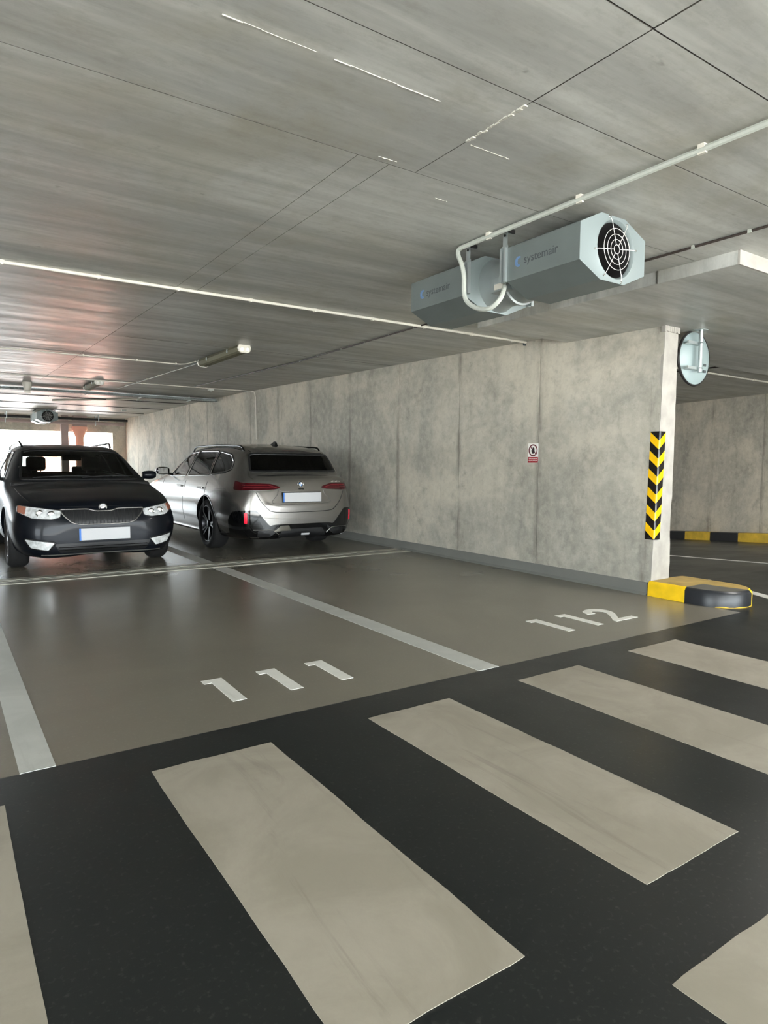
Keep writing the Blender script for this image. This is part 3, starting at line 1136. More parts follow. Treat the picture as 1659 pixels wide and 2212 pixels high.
# feed to the jet fan: straight run, elbow and hanging loop
XP = 2.785
loop = [(XP, -5.0, 2.578), (XP, 3.27, 2.578), (XP, 3.300, 2.568), (XP - 0.01, 3.288, 2.53)]
loop += [(XP - 0.015, 3.251, 2.471), (XP - 0.015, 3.227, 2.394), (XP - 0.015, 3.22, 2.279), (XP - 0.015, 3.179, 2.215), (XP - 0.015, 3.08, 2.162), (XP - 0.010, 2.985, 2.150), (XP + 0.01, 2.93, 2.19), (XP + 0.05, 2.94, 2.25), (XP + 0.12, 3.00, 2.31), (XP + 0.165, 3.02, 2.345)]


def smooth3(pts, n=5):
    return smooth_curve(pts, n)


loop_s = loop[:2] + smooth3(loop[1:], 5)[1:]
conduit('conduit', loop_s, 0.0145, M['conduit'], 'pale conduit feeding the jet fan with a hanging loop',
        [(XP, y, 2.578) for y in (0.4, 1.04, 1.687, 2.344, 3.02)], 0.022)
conduit('cable', [(3.985, -5.0, 2.590), (3.99, 2.8, 2.590), (4.03, 5.4, 2.590), (4.25, 8.5, 2.645), (4.27, 13.0, 2.722)], 0.008, M['greycable'],
        'dark cable with small white clips running past the jet fan', [(3.985, y, 2.590) for y in (1.3, 1.75, 2.1, 2.45, 2.82)] + [(4.0, y, 2.59) for y in (3.3, 3.9)] + [(4.03 + (y - 5.4) * 0.071, y, 2.590 + (y - 5.4) * 0.0177) for y in (5.45, 5.95, 6.5, 7.1, 7.8, 8.4)], 0.013, clip_m='conduit')
zz = ceil_z(9.8) - 0.014
conduit('conduit', [(-9.0, 9.81, zz), (3.02, 9.85, zz), (3.08, 9.75, zz), (3.12, 9.45, zz)], 0.009, M['white'],
        'thin white conduit leading to the ceiling luminaire', [(x, 9.83, zz) for x in (0.2, 0.95, 1.7, 2.4, 2.95)], 0.016)
zz = ceil_z(13.4) - 0.014
conduit('conduit', [(-9.0, 13.4, zz), (XW - 0.02, 13.15, zz), (XW - 0.02, 13.0, zz - 0.03), (XW - 0.02, 12.93, zz - 0.15), (XW - 0.02, 12.9, 1.72)], 0.009, M['white'],
        'thin white conduit that turns down the concrete wall', [(x, 13.4 - 0.25 * (x + 9) / 14.5, zz) for x in (0.6, 1.4, 2.3, 3.3, 4.2, 5.0)], 0.016)
conduit('cable', [(3.2, 9.5, ceil_z(9.5) - 0.012), (3.15, 14.6, ceil_z(14.6) - 0.012)], 0.006, M['conduit'],
        'thin pale cable running from the luminaire towards the far end', [(3.2 - 0.01 * (y - 9.5), y, ceil_z(y) - 0.012) for y in (10.2, 10.9, 11.6, 12.3, 13.0, 13.8)], 0.014)
zz = ceil_z(16)
conduit('cable', [(-9, 17.2, zz - 0.012), (5.4, 17.1, zz - 0.012)], 0.008, M['darkmetal'], 'dark cable across the far ceiling behind the cable tray',
        [(x, 17.15, zz - 0.012) for x in (1.2, 2.2, 3.2, 4.2)], 0.016, clip_m='darkmetal')
conduit('cable', [(-9, 19.4, zz - 0.012), (5.4, 19.3, zz - 0.012)], 0.008, M['darkmetal'], 'dark cable across the far ceiling above the distant jet fan',
        [(x, 19.35, zz - 0.012) for x in (1.4, 2.6, 3.6, 4.6)], 0.016, clip_m='darkmetal')
conduit('cable', [(-9, 21.5, zz - 0.012), (5.4, 21.4, zz - 0.012)], 0.008, M['darkmetal'], 'farthest dark cable across the ceiling near the openings',
        [(x, 21.45, zz - 0.012) for x in (1.5, 2.7, 3.9)], 0.016, clip_m='darkmetal')
conduit('conduit', [(2.42, 18.2, zz - 0.015), (4.25, 16.3, zz - 0.015)], 0.02, M['white'], 'white conduit running obliquely to the distant jet fan', [(3.3, 17.29, zz - 0.015)], 0.02)
for i, (y, z, r_, lab) in enumerate(((23.1, 2.60, 0.04, 'upper dark pipe hung before the far openings'), (23.6, 2.50, 0.05, 'lower dark pipe hung before the far openings'))):
    pr = MB().tube([(-9.0, y, z), (5.3, y, z)], r_, 12).build('pipe', M['greycol'] if i else M['darkmetal'], None, smooth=True)
    tag(pr, lab, 'pipe', 'pipes by the far openings')
    for x in (1.8, 3.0, 4.4):
        MB().box(x - 0.01, x + 0.01, y - r_ - 0.008, y + r_ + 0.008, z - r_ - 0.01, zz).build('pipe_hanger', M['galv'], pr)
# right-hand side beyond the wall
conduit('conduit', [(6.0, 5.41, zc), (13.2, 5.5, zc)], 0.013, M['white'], 'white conduit on the ceiling behind the traffic mirror', [(x, 5.41 + 0.0125 * (x - 6), zc) for x in (8.9, 9.9, 10.7, 11.5)], 0.02)
conduit('conduit', [(9.55, 4.94, zc), (12.4, 4.97, zc)], 0.012, M['white'], 'short white conduit at the right edge beyond the mirror', [(9.9, 4.945, zc), (10.4, 4.95, zc)], 0.02)
conduit('cable', [(8.97, 4.82, 2.59), (8.97, 6.4, 2.60)], 0.012, M['greycable'], 'dark cable on the ceiling to the right of the mirror', [(8.97, y, 2.59) for y in (4.9, 5.2, 5.7)], 0.016, clip_m='conduit')

# cable tray / pipe bundle
ct = empty('cable_tray', (0, 15.35, ceil_z(15.3)))
tag(ct, 'grey cable tray with ribbed conduit crossing the far ceiling', 'cable tray')
MB().box(-9, 5.5, -0.14, 0.14, -0.085, -0.078).build('tray_floor', M['darkmetal'], ct)
for y in (-0.14, 0.14):
    MB().box(-9, 5.5, y - 0.004, y + 0.004, -0.085, -0.03).build('tray_edge', M['galv'], ct)
rb = MB()
pts, rad = [], []
x = -2.0
while x < 5.48:
    pts += [(x, -0.165, -0.07), (x + 0.02, -0.165, -0.07), (x + 0.035, -0.165, -0.07)]
    rad += [0.026, 0.026, 0.020]
    x += 0.055
rb.tube(pts, rad, 8)
rb.build('ribbed_conduit', M['galv'], ct, smooth=False)
for x in (0.5, 1.6, 2.7, 3.8, 4.9):
    MB().box(x - 0.012, x + 0.012, -0.15, 0.15, -0.10, -0.088).box(x - 0.006, x + 0.006, -0.02, 0.02, -0.09, 0.0).build('tray_hanger', M['galv'], ct)

# boxes and loudspeaker
sp = empty('loudspeaker', (1.50, 14.55, ceil_z(14.5)))
tag(sp, 'small white tapered loudspeaker on the far ceiling', 'loudspeaker')
MB().lathe([(0.0, 0.0), (0.085, 0.0), (0.08, -0.05), (0.055, -0.16), (0.04, -0.17), (0.0, -0.17)], (0, 0, 0), 'z', 20).build('housing', M['white'], sp, smooth=True)
MB().box(-0.05, 0.05, -0.03, 0.03, -0.21, -0.168).build('foot_bracket', M['white'], sp)
jb = MB().box(-0.05, 0.05, -0.05, 0.05, -0.05, 0.0).build('junction_box', M['conduit'], None, bevel=0.006)
jb.location = (4.69, 13.28, ceil_z(13.3) - 0.0)
tag(jb, 'small pale junction box on the ceiling near the wall', 'junction box', 'ceiling boxes')
MB().lathe([(0.012, 0), (0.012, -0.012), (0, -0.012)], (0, 0, -0.05), 'z', 10).build('cover_screw', M['galv'], jb)
jb2 = MB().box(-0.06, 0.06, -0.06, 0.06, -0.05, 0.0).build('junction_box', M['conduit'], None, bevel=0.006)
jb2.location = (4.08, 16.55, ceil_z(16.5))
tag(jb2, 'small pale junction box behind the cable tray', 'junction box', 'ceiling boxes')
jb3 = share(jb2, 'junction_box', (4.56, 20.3, ceil_z(20)))
tag(jb3, 'tiny pale junction box near the far pier', 'junction box', 'ceiling boxes')
bx = MB().prism([(0, 0), (0.045, 0), (0.03, -0.10), (0.012, -0.10)], 'x', -0.03, 0.03).build('detector', M['ink'], None)
bx.location = (XW - 0.04, 5.33, 2.60)
tag(bx, 'small dark box where the conduit meets the wall', 'junction box', 'ceiling boxes')
bx.scale = (0.6, 0.6, 0.5)


# =================================================================== LUMINAIRES
def luminaire(loc, L, label, shell='lampshell'):
    r = empty('luminaire', loc)
    tag(r, label, 'lamp', 'tubular ceiling luminaires')
    w = 0.080
    MB().prism([(-w * 0.8, 0.0), (w * 0.8, 0.0), (w, -0.035), (-w, -0.035)], 'y', 0.02, L - 0.02).build('body', M['lampbody'], r)
    MB().prism([(-w, -0.036), (w, -0.036), (w * 0.82, -0.08), (w * 0.5, -0.094), (-w * 0.5, -0.094), (-w * 0.82, -0.08)], 'y', 0.01, L - 0.01).build('diffuser', M[shell], r)
    for y0, y1 in ((0.0, 0.035), (L - 0.035, L)):
        e = MB().prism([(-w * 0.85, 0.0), (w * 0.85, 0.0), (w * 1.05, -0.04), (w * 0.86, -0.085), (w * 0.5, -0.10), (-w * 0.5, -0.10), (-w * 0.86, -0.085), (-w * 1.05, -0.04)], 'y', y0, y1).build('end_cap', M['white'], r, bevel=0.004)
    for x in (-0.035, 0.035):
        MB().lathe([(0.0, -0.012), (0.022, -0.010), (0.026, 0.0), (0.026, 0.02)], (x, -0.002, -0.062), 'y', 16).build('cable_cap', M['signwhite'], r, smooth=True)
    for y in (0.25 * L, 0.75 * L):
        MB().box(-w - 0.006, -w + 0.004, y - 0.012, y + 0.012, -0.06, -0.02).build('clasp', M['galv'], r)
    return r


luminaire((3.13, 7.66, ceil_z(8.4) - 0.004), 1.52, 'unlit tubular luminaire on the ceiling above the cars')
lit, nt_, b_l = new_mat('added_lamp_glow')
b_l.inputs['Emission Color'].default_value = (1.0, 0.96, 0.9, 1)
b_l.inputs['Emission Strength'].default_value = 36.0  # glow of the added lamps that hang out of view
M['lit'] = lit
luminaire((8.6, 6.3, ceil_z(6.3)), 1.5, 'added unseen luminaire brightening the ramp behind the dividing wall', 'lit')  # unseen lamps added to brighten the ramp side and its rear wall
luminaire((8.6, 9.0, ceil_z(9.0)), 1.5, 'second added unseen luminaire brightening the deeper part of the ramp', 'lit')
luminaire((6.6, 1.1, ceil_z(1)), 1.5, 'added unseen luminaire over the lane brightening the bay floor', 'lit')  # unseen lamp added to brighten the bay floor and its number
luminaire((2.55, 13.2, ceil_z(13.9) - 0.004), 1.2, 'distant tubular luminaire below the loudspeaker and cable tray')

# =================================================================== FAR COLUMNS AND OUTSIDE
c1 = empty('column', (3.985, 24.05, 0))
tag(c1, 'salmon coloured column with widened head before the far opening', 'column')
MB().lathe([(0.125, 0), (0.125, 2.05), (0.15, 2.10), (0.215, 2.28)], (0, 0, 0), 'z', 24).build('shaft', M['salmon'], c1, smooth=True)
MB().lathe([(0.0, 2.28), (0.225, 2.28), (0.235, 2.40), (0.0, 2.40)], (0, 0, 0), 'z', 24).build('head', M['salmon'], c1, smooth=True)
MB().box(-0.2, 0.2, -0.2, 0.2, 2.40, ceil_z(24)).build('neck', M['greycol'], c1)
c2 = MB().box(-0.11, 0.11, -0.11, 0.11, -0.02, ceil_z(24)).build('column', M['greycol'], None, bevel=0.01)
c2.location = (3.53, 24.1, 0)
tag(c2, 'plain grey square column left of the salmon column', 'column')
fc = empty('building', (12.5, 36.0, -0.02))  # made up outside the opening to give the floor its pink reflection
tag(fc, 'salmon building added beyond the far opening for its pink light', 'building')
MB().box(-7.6, 9.5, 0, 8, 0, 11).build('facade', M['salmon'], fc)
for zf in (1.2, 4.2, 7.2):
    for k in range(6):
        x = -6.4 + 2.6 * k
        w_ = MB().box(x, x + 1.2, -0.04, 0.05, zf, zf + 1.5).build('window', M['white'], fc)
        MB().box(x + 0.08, x + 1.12, -0.05, 0.0, zf + 0.08, zf + 1.42).build('pane', M['winglass'], w_)


# =================================================================== CARS
def pchip(xs, ys):
    """smooth monotone table look-up"""
    xs, ys = np.array(xs, float), np.array(ys, float)
    h = np.diff(xs)
    d = np.diff(ys) / h
    m = np.zeros_like(xs)
    m[0], m[-1] = d[0], d[-1]
    for i in range(1, len(xs) - 1):
        if d[i - 1] * d[i] > 0:
            w1, w2 = 2 * h[i] + h[i - 1], h[i] + 2 * h[i - 1]
            m[i] = (w1 + w2) / (w1 / d[i - 1] + w2 / d[i])

    def f(x):
        i = int(np.clip(np.searchsorted(xs, x) - 1, 0, len(h) - 1))
        t = min(max((x - xs[i]) / h[i], 0.0), 1.0)
        return ((1 + 2 * t) * (1 - t) ** 2 * ys[i] + t * (1 - t) ** 2 * h[i] * m[i] + t * t * (3 - 2 * t) * ys[i + 1] + t * t * (t - 1) * h[i] * m[i + 1])
    return f


def in_poly(p, poly):
    x, y = p
    c = False
    j = len(poly) - 1
    for i in range(len(poly)):
        xi, yi = poly[i]
        xj, yj = poly[j]
        if (yi > y) != (yj > y) and x < (xj - xi) * (y - yi) / (yj - yi) + xi:
            c = not c
        j = i
    return c


def near_on_poly(p, poly):
    best, bp = 1e9, None
    P = Vector(p)
    for i in range(len(poly)):
        a, b = Vector(poly[i]), Vector(poly[(i + 1) % len(poly)])
        t = max(0.0, min(1.0, (P - a).dot(b - a) / max((b - a).length_squared, 1e-12)))
        q = a + (b - a) * t
        if (q - P).length < best:
            best, bp = (q - P).length, q
    return bp, best


def round_poly(poly, r, n=4):
    out = []
    k = len(poly)
    for i in range(k):
        p, a, b = Vector(poly[i]), Vector(poly[i - 1]), Vector(poly[(i + 1) % k])
        ra = min(r, 0.45 * (a - p).length)
        rb = min(r, 0.45 * (b - p).length)
        s, e = p + (a - p).normalized() * ra, p + (b - p).normalized() * rb
        for j in range(n + 1):
            t = j / n
            out.append(tuple((1 - t) ** 2 * s + 2 * t * (1 - t) * p + t * t * e))
    return out


def offset_poly(poly, d):
    k = len(poly)
    area = sum(poly[i][0] * poly[(i + 1) % k][1] - poly[(i + 1) % k][0] * poly[i][1] for i in range(k))
    sg = 1 if area > 0 else -1
    out = []
    for i in range(k):
        a, p, b = Vector(poly[i - 1]), Vector(poly[i]), Vector(poly[(i + 1) % k])
        d1, d2 = (p - a), (b - p)
        if d1.length < 1e-7 or d2.length < 1e-7:
            out.append(tuple(p))
            continue
        d1.normalize()
        d2.normalize()
        n1, n2 = Vector((d1.y, -d1.x)) * sg, Vector((d2.y, -d2.x)) * sg
        nn = n1 + n2
        nn = nn.normalized() if nn.length > 1e-6 else n1
        out.append(tuple(p + nn * d / max(nn.dot(n1), 0.5)))
    return out


class Car:
    SEGS = (4, 4, 11, 11, 14, 8, 8)

    def __init__(self, L, T, paint, root, wheels, wheel_r):
        self.L, self.paint, self.root = L, paint, root
        f = {k: pchip([p[0] for p in v], [p[1] for p in v]) for k, v in T.items()}
        ny = 180
        ysr = np.concatenate([np.linspace(0, 0.3, 22)[:-1], np.linspace(0.3, L - 0.6, 118)[:-1], np.linspace(L - 0.6, L, 42)])
        self.verts, self.faces = [], []
        rings = []
        for y in ysr:
            wm, zm = f['wm'](y), f['zm'](y)
            ws = wm * 0.975
            zs = f['zb'](y) + 0.42 * (zm - f['zb'](y))
            c = [(0, f['zb'](y)), (wm * 0.86, f['zb'](y)), (ws, zs), (wm, zm), (f['wh'](y), f['zh'](y)), (f['wr'](y), f['zr'](y))]
            zt_ = f['zt'](y)
            c.append((f['wr'](y) * 0.55, f['zr'](y) + (zt_ - f['zr'](y)) * 0.74))
            c.append((0, zt_))
            ext = [(-c[1][0], c[1][1])] + c + [(-c[-2][0], c[-2][1])]
            P = [np.array(p) for p in ext]
            half = []
            for i in range(1, len(P) - 2):
                p0, p1, p2, p3 = P[i - 1], P[i], P[i + 1], P[i + 2]
                t0 = 0.0
                t1 = t0 + max(np.linalg.norm(p1 - p0), 1e-5) ** 0.5
                t2 = t1 + max(np.linalg.norm(p2 - p1), 1e-5) ** 0.5
                t3 = t2 + max(np.linalg.norm(p3 - p2), 1e-5) ** 0.5
                n = self.SEGS[i - 1]
                for k in range(n):
                    t = t1 + (t2 - t1) * k / n
                    A1 = (t1 - t) / (t1 - t0) * p0 + (t - t0) / (t1 - t0) * p1
                    A2 = (t2 - t) / (t2 - t1) * p1 + (t - t1) / (t2 - t1) * p2
                    A3 = (t3 - t) / (t3 - t2) * p2 + (t - t2) / (t3 - t2) * p3
                    B1 = (t2 - t) / (t2 - t0) * A1 + (t - t0) / (t2 - t0) * A2
                    B2 = (t3 - t) / (t3 - t1) * A2 + (t - t1) / (t3 - t1) * A3
                    half.append((t2 - t) / (t2 - t1) * B1 + (t - t1) / (t2 - t1) * B2)
            half.append(np.array(c[-1]))
            ring = [(p[0], y, p[1]) for p in half] + [(-p[0], y, p[1]) for p in half[-2:0:-1]]
            rings.append(ring)
        nr = len(rings[0])
        for r in rings:
            self.verts += r
        for i in range(len(rings) - 1):
            for k in range(nr):
                k2 = (k + 1) % nr
                self.faces.append((i * nr + k, i * nr + k2, (i + 1) * nr + k2, (i + 1) * nr + k))
        for ri, sg in ((0, -1), (len(rings) - 1, 1)):          # rounded end caps
            r = rings[ri]
            c = np.mean(np.array(r), axis=0)
            prev = [ri * nr + k for k in range(nr)]
            for sc, dy in ((0.8, 0.008), (0.5, 0.014), (0.2, 0.016)):
                cur = []
                for k in range(nr):
                    q = c + (np.array(r[k]) - c) * sc
                    cur.append(len(self.verts))
                    self.verts.append((q[0], q[1] + sg * dy, q[2]))
                for k in range(nr):
                    k2 = (k + 1) % nr
                    self.faces.append((prev[k], prev[k2], cur[k2], cur[k]))
                prev = cur
            self.faces.append(tuple(prev))
        self.bvh = BVHTree.FromPolygons(self.verts, self.faces)
        self.holes = []
        self.wheels, self.wheel_r = wheels, wheel_r

    # --- projection of flat outlines on the body
    def hit(self, view, p, off):
        L = self.L
        o, d = {'front': ((p[0], -1, p[1]), (0, 1, 0)), 'rear': ((p[0], L + 1, p[1]), (0, -1, 0)),
                'left': ((-2, p[0], p[1]), (1, 0, 0)), 'right': ((2, p[0], p[1]), (-1, 0, 0)), 'top': ((p[0], p[1], 3), (0, 0, -1))}[view]
        loc, n, _, _ = self.bvh.ray_cast(Vector(o), Vector(d))
        if loc is None:
            q = {'front': (p[0], 0.1, p[1]), 'rear': (p[0], L - 0.1, p[1]), 'left': (-0.9, p[0], p[1]), 'right': (0.9, p[0], p[1]), 'top': (p[0], p[1], 1.5)}[view]
            loc, n, _, _ = self.bvh.find_nearest(Vector(q))
        if n.dot(Vector(d)) > 0:
            n = -n
        return loc + n * off

    def decal(self, name, poly, view, m, off=0.004, parent=None, step=0.03, skirt=0.006, smooth=True, both=False):
        """a panel of real thickness that follows the body surface within the outline"""
        bm = bmesh.new()
        vs = [bm.verts.new((p[0], p[1], 0)) for p in poly]
        bm.faces.new(vs)
        xs = [p[0] for p in poly]
        zs = [p[1] for p in poly]
        for ax, lo, hi in ((0, min(xs), max(xs)), (1, min(zs), max(zs))):
            n = int((hi - lo) / step)
            for k in range(1, n + 1):
                t = lo + (hi - lo) * k / (n + 1)
                co = (t, 0, 0) if ax == 0 else (0, t, 0)
                no = (1, 0, 0) if ax == 0 else (0, 1, 0)
                bmesh.ops.bisect_plane(bm, geom=bm.verts[:] + bm.edges[:] + bm.faces[:], plane_co=co, plane_no=no)
        bmesh.ops.triangulate(bm, faces=[f for f in bm.faces if len(f.verts) > 4])
        edge = [e for e in bm.edges if len(e.link_faces) == 1]
        base = {v: (v.co.x, v.co.y) for v in bm.verts}
        for v, p in base.items():
            v.co = self.hit(view, p, off)
        if skirt:
            r = bmesh.ops.extrude_edge_only(bm, edges=edge)
            nv = [g for g in r['geom'] if isinstance(g, bmesh.types.BMVert)]
            for v in nv:
                loc, n, _, _ = self.bvh.find_nearest(v.co)
                dd = (loc - v.co)
                v.co = v.co + (dd.normalized() * (off + skirt) if dd.length > 1e-6 else Vector())
        bmesh.ops.recalc_face_normals(bm, faces=bm.faces)
        bm.normal_update()
        out = {'front': Vector((0, -1, 0)), 'rear': Vector((0, 1, 0)), 'left': Vector((-1, 0, 0)), 'right': Vector((1, 0, 0)), 'top': Vector((0, 0, 1))}[view]
        if sum(f.normal.dot(out) * f.calc_area() for f in bm.faces) < 0:
            bmesh.ops.reverse_faces(bm, faces=bm.faces)
        me = bpy.data.meshes.new(name)
        bm.to_mesh(me)
        bm.free()
        for p in me.polygons:
            p.use_smooth = smooth
        me.materials.append(m)
        o = link(bpy.data.objects.new(name, me), parent or self.root)
        md = o.modifiers.new('edges', 'EDGE_SPLIT')
        md.split_angle = math.radians(45)
        return o

    def ring(self, name, poly, view, m, outer=0.008, inner=0.018, off=0.006, parent=None):
        """a border strip along an outline"""
        dense = []
        for i in range(len(poly)):
            a, b = Vector(poly[i]), Vector(poly[(i + 1) % len(poly)])
            n = max(1, int((b - a).length / 0.03))
            dense += [tuple(a + (b - a) * k / n) for k in range(n)]
        A, B, C = offset_poly(dense, outer), dense, offset_poly(dense, -inner)
        v, f = [], []
        k = len(dense)
        for i in range(k):
            v += [self.hit(view, A[i], -0.004), self.hit(view, A[i], off), self.hit(view, B[i], off + 0.001), self.hit(view, C[i], off), self.hit(view, C[i], -0.004)]
        for i in range(k):
            j = (i + 1) % k
            for t in range(4):
                f.append((5 * i + t, 5 * j + t, 5 * j + t + 1, 5 * i + t + 1))
        return mesh_obj(name, v, f, m, parent or self.root, True)

    def seam(self, name, pts, view, m, w=0.004, parent=None, off=0.0015):
        """a thin shut line"""
        pts = smooth_curve(pts, 8)
        mb = MB()
        P = [self.hit(view, p, off - w * 0.5) for p in pts]
        mb.tube(P, w * 0.75, 5)
        return mb.build(name, m, parent or self.root)

    def cut(self, poly, view, cond=lambda v: True):
        self.holes.append((poly, view, cond))

    def window(self, name, poly, view, m, frame='trim', cond=lambda v: True, hole=True, fin=0.02):
        if hole:
            self.cut(poly, view, cond)
        g = self.decal(name, poly, view, m, 0.001, skirt=0.0)
        self.ring('window_frame', poly, view, M[frame], 0.006, fin, 0.004, g)
        return g

    def finish(self, body_name='body'):
        ax = {'front': (0, 2), 'rear': (0, 2), 'left': (1, 2), 'right': (1, 2), 'top': (0, 1)}
        vd = {'front': Vector((0, 1, 0)), 'rear': Vector((0, -1, 0)), 'left': Vector((1, 0, 0)), 'right': Vector((-1, 0, 0)), 'top': Vector((0, 0, -1))}
        me = bpy.data.meshes.new(body_name)
        me.from_pydata(self.verts, [], self.faces)
        bm = bmesh.new()
        bm.from_mesh(me)
        bmesh.ops.recalc_face_normals(bm, faces=bm.faces)
        bm.normal_update()
        for y, sx in [(w, s_) for w in self.wheels for s_ in (-1, 1)]:      # wheel arches
            R = self.wheel_r + 0.045
            poly = [(y + R * math.cos(2 * math.pi * k / 48), self.wheel_r + R * math.sin(2 * math.pi * k / 48)) for k in range(48)]
            self.holes.append((poly, 'right' if sx > 0 else 'left', (lambda s__: (lambda c: c.x * s__ > 0.5))(sx)))
        for poly, view, cond in self.holes:
            a, b = ax[view]
            x0, x1 = min(p[0] for p in poly), max(p[0] for p in poly)
            y0, y1 = min(p[1] for p in poly), max(p[1] for p in poly)
            dele = []
            for f in bm.faces:
                c = f.calc_center_median()
                if x0 < c[a] < x1 and y0 < c[b] < y1 and cond(c) and f.normal.dot(vd[view]) < 0.25 and in_poly((c[a], c[b]), poly):
                    dele.append(f)
            bmesh.ops.delete(bm, geom=dele, context='FACES')
            for v in bm.verts:
                if v.is_boundary and cond(v.co):
                    q, d = near_on_poly((v.co[a], v.co[b]), poly)
                    if d < 0.035:
                        if view in ('left', 'right') and len(poly) == 48:
                            v.co[a], v.co[b] = q
                        else:
                            v.co = self.hit(view, q, 0)
        bm.to_mesh(me)
        bm.free()
        for p in me.polygons:
            p.use_smooth = True
        me.materials.append(self.paint)
        return link(bpy.data.objects.new(body_name, me), self.root)

    def arches(self, m):
        for y in self.wheels:
            for sx, view in ((-1, 'left'), (1, 'right')):
                R = self.wheel_r + 0.045
                v, f = [], []
                n = 40
                for k in range(n + 1):
                    a = math.radians(-14) + math.radians(208) * k / n
                    c_, s_ = math.cos(a), math.sin(a)
                    o1 = self.hit(view, (y + (R + 0.018) * c_, self.wheel_r + (R + 0.018) * s_), 0.002)
                    o2 = self.hit(view, (y + (R + 0.004) * c_, self.wheel_r + (R + 0.004) * s_), 0.006)
                    xi = o2[0] - sx * 0.05
                    xj = sx * 0.52
                    v += [tuple(o1), tuple(o2), (xi, y + R * c_, self.wheel_r + R * s_), (xj, y + R * c_, self.wheel_r + R * s_)]
                for k in range(n):
                    for j in range(3):
                        f.append((4 * k + j, 4 * k + 4 + j, 4 * k + 5 + j, 4 * k + 1 + j))
                c0 = len(v)
                wl = mesh_obj('wheel_arch', v, f, m, self.root, True)
                hd = [(y + R * math.cos(math.radians(-12 + 204 * k / 24)), self.wheel_r + R * math.sin(math.radians(-12 + 204 * k / 24))) for k in range(25)]
                MB().prism(hd, 'x', sx * 0.52, sx * 0.515).build('wheel_well', M['dark'], wl)


def make_wheel(R, W, rim_r, mrim, spokes, parent, x, y, sx, proto=None):
    if proto is not None:
        w = share(proto[0], 'wheel', (x, y, R), parent, (0, 0, 0 if sx > 0 else math.pi))
        for p in proto[1]:
            c = share(p, p.name.split('.')[0], p.location, w, p.rotation_euler)
        return proto
    t = MB()
    pr = [(rim_r - 0.004, -W / 2 + 0.02), (rim_r + 0.02, -W / 2), (R - 0.03, -W / 2 + 0.004), (R - 0.006, -W / 2 + 0.03), (R, -W / 2 + 0.05), (R, W / 2 - 0.05), (R - 0.006, W / 2 - 0.03), (R - 0.03, W / 2 - 0.004), (rim_r + 0.02, W / 2), (rim_r - 0.004, W / 2 - 0.02)]
    t.lathe(pr, (0, 0, 0), 'x', 48)
    w = t.build('wheel', M['tyre'], parent, smooth=True)
    w.location = (x, y, R)
    w.rotation_euler = (0, 0, 0 if sx > 0 else math.pi)
    parts = []
    rm = MB()
    rm.lathe([(rim_r, W / 2 - 0.018), (rim_r - 0.012, W / 2 - 0.012), (rim_r - 0.022, W / 2 - 0.03), (rim_r - 0.03, -W / 2 + 0.03)], (0, 0, 0), 'x', 48)
    parts.append(rm.build('rim', mrim, w, smooth=True))
    for k in range(spokes):
        for da in (-0.16, 0.16):
            a = 2 * math.pi * k / spokes + da
            a0 = 2 * math.pi * k / spokes + da * 0.6
            sb = MB()
            r0, r1 = 0.05, rim_r - 0.018
            p0 = Vector((W / 2 - 0.045, r0 * math.cos(a0), r0 * math.sin(a0)))
            p1 = Vector((W / 2 - 0.022, r1 * math.cos(a), r1 * math.sin(a)))
            d = (p1 - p0).normalized()
            s_ = Vector((1, 0, 0)).cross(d).normalized()
            ww0, ww1 = 0.017, 0.012
            dep = Vector((-0.03, 0, 0))
            sb.v = [tuple(q) for q in (p0 + s_ * ww0, p0 - s_ * ww0, p1 - s_ * ww1, p1 + s_ * ww1, p0 + s_ * ww0 + dep, p0 - s_ * ww0 + dep, p1 - s_ * ww1 + dep, p1 + s_ * ww1 + dep)]
            sb.f = [(0, 1, 2, 3), (4, 7, 6, 5), (0, 4, 5, 1), (1, 5, 6, 2), (2, 6, 7, 3), (3, 7, 4, 0)]
            parts.append(sb.build('spoke', mrim, w))
    parts.append(MB().lathe([(0.0, W / 2 - 0.028), (0.045, W / 2 - 0.03), (0.062, W / 2 - 0.05), (0.062, W / 2 - 0.09)], (0, 0, 0), 'x', 24).build('hub', mrim, w, smooth=True))
    parts.append(MB().lathe([(0.0, 0.0), (rim_r - 0.05, 0.0), (rim_r - 0.05, -0.02), (0, -0.02)], (0, 0, 0), 'x', 32).build('brake_disc', M['darkmetal'], w, smooth=True))
    return (w, parts)


def seat(parent, x, y, z, rear=False, w=0.25, face=1):
    """front seat; face=+1: occupant looks towards -y"""
    r = empty('seat', (x, y, z), parent=parent)
    b = MB()
    b.box(-w, w, -0.25, 0.25, 0, 0.14)
    b.build('cushion', M['seat'], r, bevel=0.05, seg=3)
    k = MB()
    k.v = [(-w, 0.2, 0.1), (w, 0.2, 0.1), (w * 0.85, 0.40, 0.62), (-w * 0.85, 0.40, 0.62), (-w, 0.32, 0.08), (w, 0.32, 0.08), (w * 0.8, 0.49, 0.62), (-w * 0.8, 0.49, 0.62)]
    k.f = [(0, 1, 2, 3), (4, 7, 6, 5), (0, 4, 5, 1), (1, 5, 6, 2), (2, 6, 7, 3), (3, 7, 4, 0)]
    k.build('backrest', M['seat'], r, bevel=0.04, seg=3)
    h = MB().box(-0.125, 0.125, 0.40, 0.50, 0.65, 0.85)
    h.build('headrest', M['seat'], r, bevel=0.045, seg=3)
    for sx in (-0.06, 0.06):
        MB().tube([(sx, 0.455, 0.6), (sx, 0.455, 0.68)], 0.006, 6).build('headrest_post', M['satin'], r)
    return r


